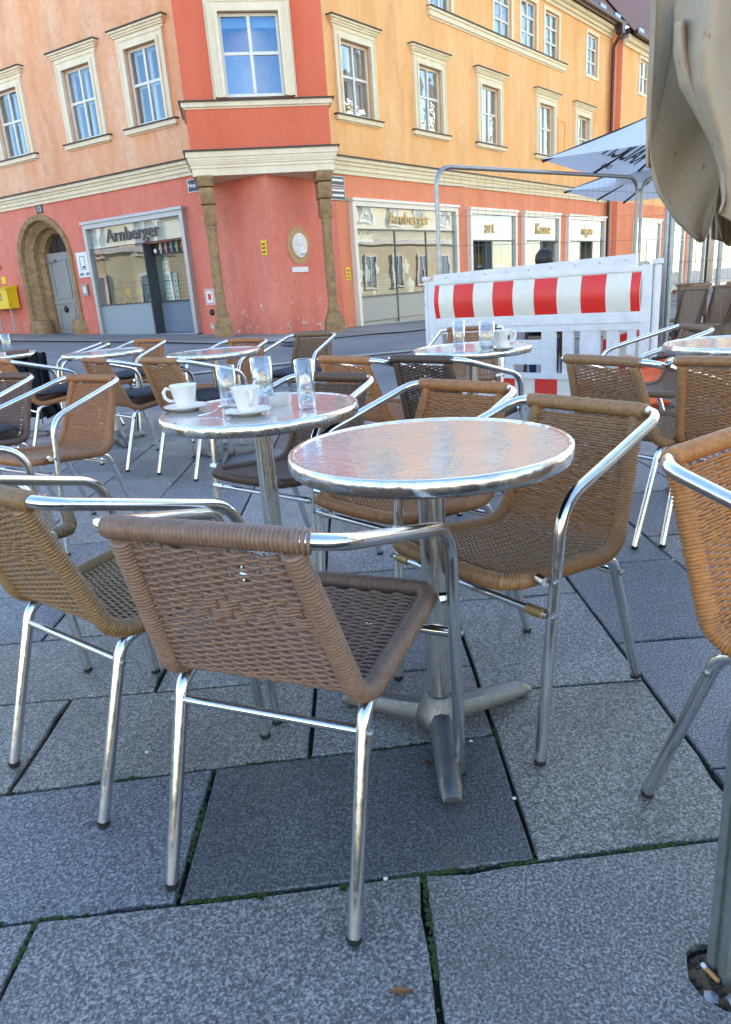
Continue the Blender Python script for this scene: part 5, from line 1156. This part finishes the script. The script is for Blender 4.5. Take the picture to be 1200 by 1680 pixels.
for (a, b_) in ((-.59, -.38), (-.18, .02), (.22, .43), (.64, .85)): part('red_square', bbox(MB(), a, b_, .050, .185, .0155, .019), 'red_refl', bar)
mb = MB(); mb.tube([A_(-.90, 1.08 + bgz, .02), A_(-.95, 1.0 + bgz, .03), A_(-.95, .90 + bgz, .03), A_(-.90, .86 + bgz, .02)], .006, 6); part('wire_loop', mb, 'galv', bar, True)
for u in (-.7, 1.0): part('foot_block', bbox(MB(), u - .10, u + .10, -.02, .06, -.30, .22), 'rubber', bar)
# second striped barrier end glimpsed through the slats
mb = MB(); FBr.box(mb, .62, .98, .10 + bgz, .93 + bgz, -.60, -.57); b2 = whole('striped_board', mb, 'cream_refl', 'red and white striped board standing behind the plastic barrier', 'barrier')
for k in range(4):
    mb = MB(); z_ = .12 + k * .24 + bgz; mb.box8([A_(.62, z_, -.569), A_(.98, z_ + .10, -.569), A_(.98, z_ + .10, -.565), A_(.62, z_, -.565), A_(.62, z_ + .11, -.569), A_(.98, z_ + .21, -.569), A_(.98, z_ + .21, -.565), A_(.62, z_ + .11, -.565)]); part('red_stripe', mb, 'red_refl', b2)

# ------------------------------------------------------------------ mesh fences
def fence(label, a, b_, ztop, foot=True, nver=30, hz=(0.25, .55, .83, 1.10, 1.38, 1.66, 1.93)):
    a = Vector(a); b_ = Vector(b_); d = (b_ - a); Lh = d.length; d.normalize(); fr = Fr((a.x, a.y), d, (-d.y, d.x)); g0 = gz((a.x + b_.x) / 2, (a.y + b_.y) / 2) - ZB
    t = thing('mesh_fence', label, 'fence', (a.x, a.y, g0 + ZB), 'galvanised mesh fence panels')
    mb = MB(); mb.tube(rpath([fr.P(0, g0 + .06, 0), fr.P(0, ztop, 0), fr.P(Lh, ztop, 0), fr.P(Lh, g0 + .06, 0)], [.20, .20], 8), .021, 10); part('tube_frame', mb, 'galv', t, True)
    for k in range(1, nver):
        u = Lh * k / nver; mb = MB(); mb.tube([fr.P(u, g0 + .12, .0), fr.P(u, ztop - .02, .0)], .0012, 4); part('upright_wire', mb, 'galv', t)
    for z_ in hz: mb = MB(); mb.tube([fr.P(0, z_ + g0, .004), fr.P(Lh * .5, z_ + g0 - .005, .004), fr.P(Lh, z_ + g0, .004)], .0022, 4); part('cross_wire', mb, 'slat2', t)
    for u in (0, Lh): part('foot_block', fr.box(MB(), u - .11, u + .11, g0, g0 + .10, -.30, .30), 'rubber', t)
    return t
fence('tall galvanised mesh fence panel with rounded top right behind the barrier', (.905, 7.38), (3.62, 9.40), 2.15)
fence('mesh fence panel joining at the right, cut by the canvas', (3.70, 9.46), (6.4, 10.6), 2.15)
fence('nearer mesh fence panel at the right edge, in front of the stacked chairs', (2.92, 6.72), (6.2, 5.9), 2.10)
mb = MB(); p_ = (2.905, 6.78); mb.tube([(p_[0], p_[1], gz(*p_)), (p_[0], p_[1], 2.05)], .030, 12); whole('fence_post', mb, 'galv', 'grey steel post right of the barrier', 'post', smooth=True)
mb = MB(); mb.box(3.56, 3.78, 9.36, 9.44, 1.10, 1.16); mb.tube([(3.55, 9.38, 1.13), (3.80, 9.38, 1.13)], .02, 8); whole('fence_clamp', mb, 'galv', 'steel clamp joining the two fence panels', 'clamp')

# ------------------------------------------------------------------ earth heap, orange sack, stacked bistro chairs
mb = MB(); rn = random.Random(4)
def heap(u, v):
    a_ = u * 2 * PI; r_ = v; x_ = 3.55 + .80 * r_ * math.cos(a_); y_ = 6.55 + .6 * r_ * math.sin(a_)
    h_ = .60 * (1 - r_ ** 1.7) + .05 * noise.noise(Vector((x_ * 6, y_ * 6, 0))) + .025 * noise.noise(Vector((x_ * 22, y_ * 22, 5))); return (x_, y_, gz(x_, y_) + max(-.02, h_ if r_ < .99 else -.02))
mb.grid(heap, 60, 26); whole('earth_heap', mb, 'dirt', 'brown heap of dug earth behind the table at the right edge', 'earth heap', smooth='all')
mb = MB()
def sack(u, v):
    a_ = u * 2 * PI; th = v; prof_r = (.02, .235, .245, .235, .22, .19, .21)[min(6, int(v * 6))] * (1 - (v * 6) % 1) + (.02, .235, .245, .235, .22, .19, .21)[min(6, int(v * 6) + 1)] * ((v * 6) % 1)
    w = noise.noise(Vector((math.cos(a_) * 2.2, math.sin(a_) * 2.2, v * 4))) * .05 + noise.noise(Vector((math.cos(a_) * 6, math.sin(a_) * 6, v * 9 + 4))) * .022
    r_ = max(.01, prof_r + w); return (2.36 + r_ * math.cos(a_), 5.62 + r_ * .7 * math.sin(a_), gz(2.4, 5.6) + .40 * v + (.03 * math.sin(a_ * 3) if v > .9 else 0))
mb.grid(sack, 60, 34); sk = whole('orange_sack', mb, 'orange', 'crumpled orange plastic sack at the foot of the barrier', 'sack', smooth='all')
mb = MB(); mb.tube([(2.28, 5.48, .41), (2.40, 5.47, .425), (2.50, 5.50, .41)], .014, 8); part('black_strap', mb, 'black', sk, True)
def bistro_meshes():
    d = {}
    mb = MB(); mb.grid(lambda u, v: ((u - .5) * .40, -.20 - .10 * v - .03 * math.cos((u - .5) * PI), .46 + .42 * v), 8, 6); mb.grid(lambda u, v: ((u - .5) * .40, -.212 - .10 * v - .03 * math.cos((u - .5) * PI), .46 + .42 * v), 8, 6); d['back'] = mb.mesh('backrest', M['rattan_back'], 'all')
    d['rail'] = MB().tube([((k / 8 - .5) * .44, -.30 - .03 * math.cos((k / 8 - .5) * PI), .885) for k in range(9)], .020, 8).mesh('top_rail', M['rattan_back'], True)
    mb = MB(); mb.lathe([(0, .43), (.20, .43), (.215, .445), (.20, .46), (0, .462)], n=20); d['seat'] = mb.mesh('seat', M['rattan_back'], True)
    for k, (x_, y_) in enumerate(((.17, .17), (-.17, .17), (.17, -.17), (-.17, -.17))): d['leg%d' % k] = MB().tube([(x_ * 1.15, y_ * 1.15, 0), (x_, y_, .44)] + ([(x_ * 1.1, -.30, .88)] if y_ < 0 else []), .014, 8).mesh('leg', M['rattan_dark'], True)
    for k, a_ in enumerate((0, PI / 2, PI, 3 * PI / 2)):
        mb = MB(); mb.tube([(.16 * math.cos(a_ + t) * 1.15, .16 * math.sin(a_ + t) * 1.15, .22 + .16 * math.sin((t + .785) / 1.57 * PI)) for t in [(-.785 + 1.57 * i / 8) for i in range(9)]], .014, 6); d['brace%d' % k] = mb.mesh('curved_brace', M['rattan_dark'], True)
    return d
BC = bistro_meshes()
for k, (x_, y_, a_, lab) in enumerate(((3.55, 8.0, 200, 'first of the beige-backed bistro chairs behind the fence, next to the post'), (3.95, 8.15, 195, 'second beige-backed bistro chair behind the fence'), (4.25, 8.35, 200, 'third beige-backed bistro chair behind the fence'), (4.7, 8.9, 190, 'fourth beige-backed bistro chair behind the fence, near the canvas tip'), (5.15, 9.3, 150, 'fifth bistro chair behind the fence at the right edge'), (4.9, 7.9, 185, 'bistro chair behind the fence under the canvas, beside the thin parasol pole'), (4.05, 9.0, 120, 'bistro chair in the second row behind the fence, turned left'), (4.55, 9.7, 60, 'bistro chair far behind the fence with its back to the shop'), (5.6, 9.9, 100, 'bistro chair farthest right behind the fence'))):
    t = thing('bistro_chair', lab, 'chair', (x_, y_, gz(x_, y_)), 'bistro chairs of the neighbouring cafe'); t.rotation_euler = (0, 0, R_(a_ - 90)); t.scale = (.9, .9, .9)
    for key, me in BC.items(): link({'back': 'backrest', 'rail': 'top_rail', 'seat': 'seat'}.get(key, 'leg' if key.startswith('leg') else 'curved_brace'), me, t)
mb = MB(); mb.lathe([(0, .74), (.36, .74), (.37, .725), (.36, .71), (0, .71)], (5.3, 8.6, gz(5.3, 8.6)), 28); bt_ = whole('bistro_table', mb, 'white', 'pale round table of the neighbouring cafe at the right edge', 'table'); 
mb = MB(); mb.tube([(5.3, 8.6, gz(5.3, 8.6)), (5.3, 8.6, .9)], .03, 8); part('pole', mb, 'galv', bt_, True)

# ------------------------------------------------------------------ seated person behind the barrier
def person(label, x, y, z, facing):
    t = thing('person', label, 'person', (x, y, z)); t.rotation_euler = (0, 0, R_(facing - 90))
    J = [((0, 0, .50), .15), ((0, -.02, .66), .14), ((0, -.03, .84), .155), ((0, -.02, .98), .10), ((0, .0, 1.06), .055), ((0, .01, 1.10), .052),
         ((-.10, .06, .50), .085), ((-.13, .46, .50), .062), ((-.12, .44, .10), .045), ((-.12, .52, .05), .040),
         ((.10, .06, .50), .085), ((.13, .46, .50), .062), ((.12, .44, .10), .045), ((.12, .52, .05), .040),
         ((-.18, -.02, .94), .055), ((-.24, .02, .70), .044), ((-.12, .24, .64), .034), ((-.08, .30, .64), .022),
         ((.18, -.02, .94), .055), ((.24, .02, .70), .044), ((.12, .24, .64), .034), ((.08, .30, .64), .022)]
    Ed = [(0, 1), (1, 2), (2, 3), (3, 4), (4, 5), (0, 6), (6, 7), (7, 8), (8, 9), (0, 10), (10, 11), (11, 12), (12, 13), (3, 14), (14, 15), (15, 16), (16, 17), (3, 18), (18, 19), (19, 20), (20, 21)]
    def skin_obj(name, J, Ed, mats, fn=None, sub=2):
        me = bpy.data.meshes.new(name); me.from_pydata([j[0] for j in J], Ed, []); o = link(name, me, t); md = o.modifiers.new('skin', 'SKIN')
        for i, (c_, r_) in enumerate(J): me.skin_vertices[0].data[i].radius = (r_, r_)
        me.skin_vertices[0].data[0].use_root = True
        s_ = o.modifiers.new('sub', 'SUBSURF'); s_.levels = sub; s_.render_levels = sub
        bpy.context.view_layer.update(); m2 = bpy.data.meshes.new_from_object(o.evaluated_get(bpy.context.evaluated_depsgraph_get())); o.modifiers.clear(); o.data = m2; m2.materials.clear()
        for q in mats: m2.materials.append(M[q])
        for p_ in m2.polygons:
            p_.use_smooth = True
            if fn: p_.material_index = fn(p_.center)
        return o
    skin_obj('body', J, Ed, ['cloth', 'denim', 'skin'], lambda c_: 2 if c_.z > 1.035 or (c_.y > .25 and c_.z > .57 and abs(c_.x) < .115) else (1 if c_.z < .60 and (c_.y > .03 or c_.z < .5) else 0))
    mb = MB(); mb.ball((0, .02, 1.215), .076, .095, .115, 20, 14)
    v = []
    for (a_, b_, c_) in mb.v:
        if b_ > .08 and abs(a_) < .018 and 1.175 < c_ < 1.215: b_ += .018
        if c_ < 1.15: a_ *= .86
        v.append((a_, b_, c_))
    mb.v = v; hd = link('head', mb.mesh('head', M['skin'], 'all'), t)
    for sx in (-1, 1):
        e = MB(); e.ball((sx * .030, .108, 1.225), .009, .006, .006, 8, 6); link('eye', e.mesh('eye', M['black'], True), hd)
        e = MB(); e.ball((sx * .078, .01, 1.21), .010, .020, .030, 8, 6); link('ear', e.mesh('ear', M['skin'], True), hd)
        for k in range(5):
            f = MB(); bx = sx * (.075 - .014 * k) ; f.tube([(bx, .29, .645), (bx - sx * .004, .33 + (.012, .02, .024, .018, -.01)[k], .645), (bx - sx * .010, .355 + (.012, .02, .024, .018, -.015)[k], .63)], [.009, .008, .006], 6); link('finger', f.mesh('finger', M['skin'], True), t)
    e = MB(); e.ball((0, .106, 1.165), .020, .006, .005, 10, 6); link('mouth', e.mesh('mouth', M['leather'], True), hd)
    h_ = MB(); rn = random.Random(8); h_.ball((0, -.004, 1.245), .090, .100, .100, 26, 16); h_.v = [(a_ * rn.uniform(.96, 1.05), (b_ if b_ < .055 else .055 + (b_ - .055) * .3), c_ * 1.0 + rn.uniform(-.004, .004)) for (a_, b_, c_) in h_.v]
    link('hair', h_.mesh('hair', M['hair'], 'all'), t)
    return t
px_, py_ = 1.99, 7.55
person('seated person with dark hair and blue jeans behind the barrier, only the head showing', px_, py_, gz(px_, py_) - .03, 75)
t = thing('bistro_chair', 'bistro chair under the seated person behind the barrier', 'chair', (px_, py_, gz(px_, py_)), 'bistro chairs of the neighbouring cafe'); t.rotation_euler = (0, 0, R_(-15))
for key, me in BC.items():
    if key not in ('back', 'rail'): link({'seat': 'seat'}.get(key, 'leg' if key.startswith('leg') else 'curved_brace'), me, t)

# ------------------------------------------------------------------ white parasols of the neighbouring cafe
def parasol(label, c, side, ang, ze, rise, pole_h, text=True):
    t = thing('parasol', label, 'parasol', (c[0], c[1], gz(*c)), 'white square parasols'); g0 = gz(*c)
    e1 = Vector((math.cos(ang), math.sin(ang), 0)); e2 = Vector((-e1.y, e1.x, 0)); h_ = side / 2; C3 = Vector((c[0], c[1], 0))
    cor = [C3 + (e1 * a_ + e2 * b_) * h_ + Vector((0, 0, ze)) for a_, b_ in ((-1, -1), (1, -1), (1, 1), (-1, 1))]; apex = C3 + Vector((0, 0, ze + rise))
    for i in range(4):
        p0, p1 = cor[i], cor[(i + 1) % 4]; mb = MB()
        def f(u, v):
            q = p0.lerp(p1, u); r_ = q.lerp(apex, v); r_.z -= .05 * math.sin(PI * u) * (1 - v) * .6 + .06 * math.sin(PI * v); return tuple(r_)
        mb.grid(f, 10, 8); part('canopy_panel', mb, 'umb_white', t, 'all')
        mb = MB(); mb.tube([tuple(p0 - Vector((0, 0, .02))), tuple(p0.lerp(apex, .5) - Vector((0, 0, .07))), tuple(apex - Vector((0, 0, .05)))], .018, 6); part('rib', mb, 'umb_black', t)
        md = p0.lerp(p1, .5); mb = MB(); mb.tube([tuple(md - Vector((0, 0, .05))), tuple(md.lerp(apex, .5) - Vector((0, 0, .08))), tuple(apex - Vector((0, 0, .05)))], .015, 6); part('rib', mb, 'umb_black', t)
        mb = MB(); mb.tube([tuple(md.lerp(apex, .45) - Vector((0, 0, .07))), (c[0], c[1], ze - .05)], .012, 6); part('stay', mb, 'umb_black', t)
    mb = MB(); mb.tube([(c[0], c[1], g0), (c[0], c[1], ze + rise - .05)], .03, 10); part('pole', mb, 'galv', t, True)
    mb = MB(); mb.lathe([(0, 0), (.30, 0), (.30, .06), (.0, .10)], (c[0], c[1], g0), 20); part('foot', mb, 'slat', t)
    if text:
        for i in (2, 3):
            p0, p1 = cor[i], cor[(i + 1) % 4]; X = (p1 - p0).normalized(); Y = (apex - p0.lerp(p1, .5)).normalized(); Z = X.cross(Y)
            for txt, sz, v in (('RAUCH', .42, .30), ('COFFEE', .10, .13)):
                me = text_mesh(txt, sz, .002, .006 if sz > .2 else 0); o_ = p0.lerp(p1, .5).lerp(apex, v); o_.z -= .05 + .06 * math.sin(PI * v); o_ = o_ - ROOT[t.name]
                me.transform(Matrix(((X.x, Y.x, Z.x, o_.x), (X.y, Y.y, Z.y, o_.y), (X.z, Y.z, Z.z, o_.z), (0, 0, 0, 1)))); me.materials.clear(); me.materials.append(M['slat']); link('lettering', me, t)
    return t
_e = Vector((.593, .805)); _e2 = Vector((.805, -.593))
def umb(L0, side, ze, rise, lab, text): 
    c = Vector(L0) + _e * side / 2 + _e2 * side / 2; parasol(lab, (c.x, c.y), side, math.atan2(_e2.y, _e2.x), ze, rise, 0, text)
umb((2.24, 8.60), 3.2, 2.30, .80, 'upper white square parasol with dark lettering left of the canvas', True)
umb((3.18, 10.98), 2.9, 2.20, .70, 'lower white square parasol behind the mesh fence', False)

# ------------------------------------------------------------------ folded canvas parasol at the right edge
PX, PY = .512, .842
um_ = thing('folded_parasol', 'closed beige canvas parasol hanging in folds at the right edge', 'parasol', (PX, PY, 0))
def prof_pole(mb, x, y, z0, z1, w, d, rot):
    pts = [(-w, -d), (-.006, -d), (-.006, -d + .006), (.006, -d + .006), (.006, -d), (w, -d), (w, -.006), (w - .006, -.006), (w - .006, .006), (w, .006), (w, d), (-w, d), (-w, .006), (-w + .006, .006), (-w + .006, -.006), (-w, -.006)]
    c_, s_ = math.cos(rot), math.sin(rot); n_ = len(pts)
    vs = [(x + a_ * c_ - b_ * s_, y + a_ * s_ + b_ * c_, z) for z in (z0, z1) for a_, b_ in pts]
    mb.add(vs, [(i, (i + 1) % n_, n_ + (i + 1) % n_, n_ + i) for i in range(n_)] + [tuple(range(n_))]); return mb
part('pole', prof_pole(MB(), PX + .018, PY + .012, -.06, 2.6, .022, .022, R_(12)), 'pole_green', um_)
# view-independent local axes: e1 to the right of the square, e2 towards the cafe
def tongue(fn, nu, nv, th=.0016):
    mb = MB(); P = [[Vector(fn(i / nu, j / nv)) for i in range(nu + 1)] for j in range(nv + 1)]
    mb.add([tuple(P[j][i]) for j in range(nv + 1) for i in range(nu + 1)], [(j * (nu + 1) + i, j * (nu + 1) + i + 1, (j + 1) * (nu + 1) + i + 1, (j + 1) * (nu + 1) + i) for j in range(nv) for i in range(nu)])
    o = part('canopy_fold', mb, 'canvas', um_, 'all'); s_ = o.modifiers.new('thick', 'SOLIDIFY'); s_.thickness = th; s_.offset = 0; return o
def interp(tab, v):
    for (a, b_) in zip(tab, tab[1:]):
        if v <= b_[0]:
            t = (v - a[0]) / (b_[0] - a[0]); t = t * t * (3 - 2 * t) if False else t; return tuple(p + (q - p) * t for p, q in zip(a[1:], b_[1:]))
    return tab[-1][1:]
def at(px, py, y):   # a point on the sight line at distance y (used once, to size the folds)
    d = _rt * (px - 600) - _up * (py - 840) + _fw * 1160.0; return d * (y / d.y) + Vector((0, 0, CAM_H))
def table_at(rows):  # (v, left px, right px, py)
    return rows
# lower tongue: hollow towards the camera, rounded tip
def f_low(u, v):
    l, r, py = interp([(0, 1072, 1235, -60), (.28, 1066, 1215, 90), (.5, 1061, 1200, 200), (.62, 1062, 1188, 258), (.78, 1078, 1180, 315), (.90, 1105, 1171, 356), (.97, 1135, 1163, 383), (1.0, 1146, 1157, 391)], v)
    a_ = -1.9 + 3.2 * u; x_ = (l + r) / 2 + (r - l) / 2 * (math.sin(a_) / math.sin(1.45) if abs(a_) < 1.45 else math.copysign(1 - (abs(a_) - 1.45) * .22, a_))
    dep = .955 + .050 * math.cos(a_) * (1 - .55 * v) - .03 * (1 - v) + .006 * math.sin(u * 9 + v * 14)
    return tuple(at(x_, py + 7 * math.sin(u * PI) * (1 if v > .9 else 0), dep))
tongue(f_low, 40, 60)
# upper fold wrapping down to the right, with its turned hem
def edge_up(v): return interp([(0, 1120, -60), (.12, 1108, 20), (.28, 1106, 92), (.40, 1116, 142), (.55, 1142, 188), (.70, 1165, 232), (.84, 1180, 280), (.93, 1186, 330), (1.0, 1180, 350)], v)
def f_up(u, v):
    ex, ey = edge_up(v); rx, ry = 1275, -60 + 470 * v
    x_ = ex + (rx - ex) * u; y_ = ey + (ry - ey) * u
    return tuple(at(x_, y_, .895 - .045 * math.sin(PI * min(1, u * 1.25)) + .012 * math.sin(u * 11 + v * 5) - .01 * u))
tongue(f_up, 30, 50)
def f_hem(u, v):
    ex, ey = edge_up(.16 + .84 * v); wd = 26 * math.sin(PI * min(1, .15 + v * .9)) + 5
    return tuple(at(ex + wd * u * .95, ey - wd * u * .45, .893 - .016 * math.sin(PI * u) - .010))
tongue(f_hem, 8, 40)
# outer light fold on the left, seen from its outside
def f_left(u, v):
    l, r, py = interp([(0, 1079, 1106, -60), (.3, 1073, 1102, 70), (.5, 1066, 1090, 140), (.68, 1063, 1078, 200), (.85, 1060, 1068, 250), (1.0, 1062, 1065, 275)], v)
    return tuple(at(l + (r - l) * u, py, .935 + .03 * u - .012 * math.sin(PI * u)))
tongue(f_left, 8, 40)
def f_back(u, v):
    l, r, py = interp([(0, 1150, 1300, 200), (.4, 1165, 1290, 290), (.7, 1172, 1270, 345), (1.0, 1185, 1240, 392)], v)
    return tuple(at(l + (r - l) * u, py + 12 * math.sin(u * 7), 1.03 + .03 * math.sin(u * 9)))
tongue(f_back, 20, 20)
def f_tail(u, v): return tuple(at(1168 + 44 * u, 355 + 42 * v - 10 * abs(u - .5), 1.06 + .01 * math.sin(u * 20)))
tongue(f_tail, 14, 8)
# fittings in the hole round the pole
HX, HY = HOLE[0]
mb = MB(); mb.lathe([(0, -.009), (.03, -.011), (.0545, -.0145)], (HX, HY, 0), 20); hs = struct('hole_bottom', mb, 'dirt', parent=plaza)
mb = MB(); rn = random.Random(6)
for k in range(40): a_ = rn.uniform(0, 6.28); r_ = .05 * rn.random() ** .5; q_ = rn.uniform(.002, .006); mb.ball((HX + r_ * math.cos(a_), HY + r_ * math.sin(a_), -.010), q_ * 1.4, q_, q_ * .8, 6, 4)
tag(part('grit', mb, 'dark_wood'), 'dark grit and leaf bits in the hole round the pole', 'grit', None, 'stuff')
mb = MB(); mb.lathe([(.010, -.012), (.012, -.008), (.012, .0), (.0, .002)], (HX - .034, HY - .030, 0), 6, True); whole('hex_bolt', mb, 'galv', 'hexagonal bolt head in the hole at the parasol pole', 'bolt')
mb = MB(); mb.tube([(HX - .014, HY - .042, .0), (HX + .008, HY - .034, .006)], .0085, 12); mb.tube([(HX + .008, HY - .034, .006), (HX + .014, HY - .0315, .0075)], .0125, 12); whole('clamp_screw', mb, 'galv', 'clamping screw beside the parasol pole in the hole', 'screw')
mb = MB(); mb.tube([(HX - .016, HY + .020, -.006), (HX - .010, HY - .004, -.002)], .004, 10); cb = whole('cigarette_butt', mb, 'orange_paper', 'orange cigarette butt in the hole beside the pole', 'cigarette butt', smooth=True); mb = MB(); mb.tube([(HX - .0163, HY + .0212, -.0062), (HX - .0185, HY + .030, -.0075)], .0042, 10); part('paper_end', mb, 'white', cb, True)
# leaf, chips and a scrap on the slabs
def leaf(label, px, py, L_, a_):
    x_, y_ = cam_ray_at(px, py, 0); mb = MB(); c_, s_ = math.cos(a_), math.sin(a_)
    def f(u, v):
        w = .007 * math.sin(PI * u) ** .7 * (v - .5) * 2; l_ = (u - .5) * L_; return (x_ + l_ * c_ - w * s_, y_ + l_ * s_ + w * c_, .003 + .004 * abs(v - .5) * 2 + .003 * math.sin(u * 6))
    mb.grid(f, 10, 4); return whole('dry_leaf', mb, 'leaf', label, 'leaf', 'dry leaves', 'all')
leaf('curled brown leaf on the front slab', 659, 1631, .038, .1); leaf('brown leaf scrap by the base of the front table', 702, 1252, .025, .7); leaf('brown leaf scrap between the far table base and chair legs', 252, 731, .06, .3)
for px, py, lab in ((241, 1235, 'white chip left of the front chair leg'), (633, 1443, 'white chip in the front joint beside the chair leg'), (773, 1217, 'pale paper scrap by the front table foot'), (1105, 919, 'pale pebble right of the brown chair'), (844, 1311, 'tan pebble right of the front table foot')):
    x_, y_ = cam_ray_at(px, py, 0); mb = MB(); mb.ball((x_, y_, .002), .005, .004, .003, 7, 5); whole('stone_chip', mb, 'pebble', lab, 'chip', 'small chips on the slabs')
for px, py in ((1095, 1356), (884, 1632), (570, 1565)):
    pass
# two seedlings in the front joint
for px, py, lab in ((430, 1476, 'tiny green seedling in the joint between the front chair legs'), (565, 1462, 'tiny green seedling in the joint by the front chair leg')):
    x_, y_ = cam_ray_at(px, py, 0); t = thing('seedling', lab, 'plant', (x_, y_, -.004), 'weeds in the front joint')
    for k in range(5):
        a_ = k * 1.3; mb = MB()
        mb.grid(lambda u, v: (x_ + math.cos(a_) * .012 * u - math.sin(a_) * .004 * (v - .5) * 2 * math.sin(PI * u), y_ + math.sin(a_) * .012 * u + math.cos(a_) * .004 * (v - .5) * 2 * math.sin(PI * u), .002 + .007 * math.sin(u * 2)), 6, 2); part('leaf', mb, 'moss', t)
# manhole cover in the street
mx, my = -.9, 12.6; mb = MB(); mb.lathe([(0, .012), (.30, .012), (.31, .004), (.36, .004)], (mx, my, gz(mx, my)), 28); whole('manhole_cover', mb, 'slat', 'round manhole cover in the street before the corner', 'manhole')
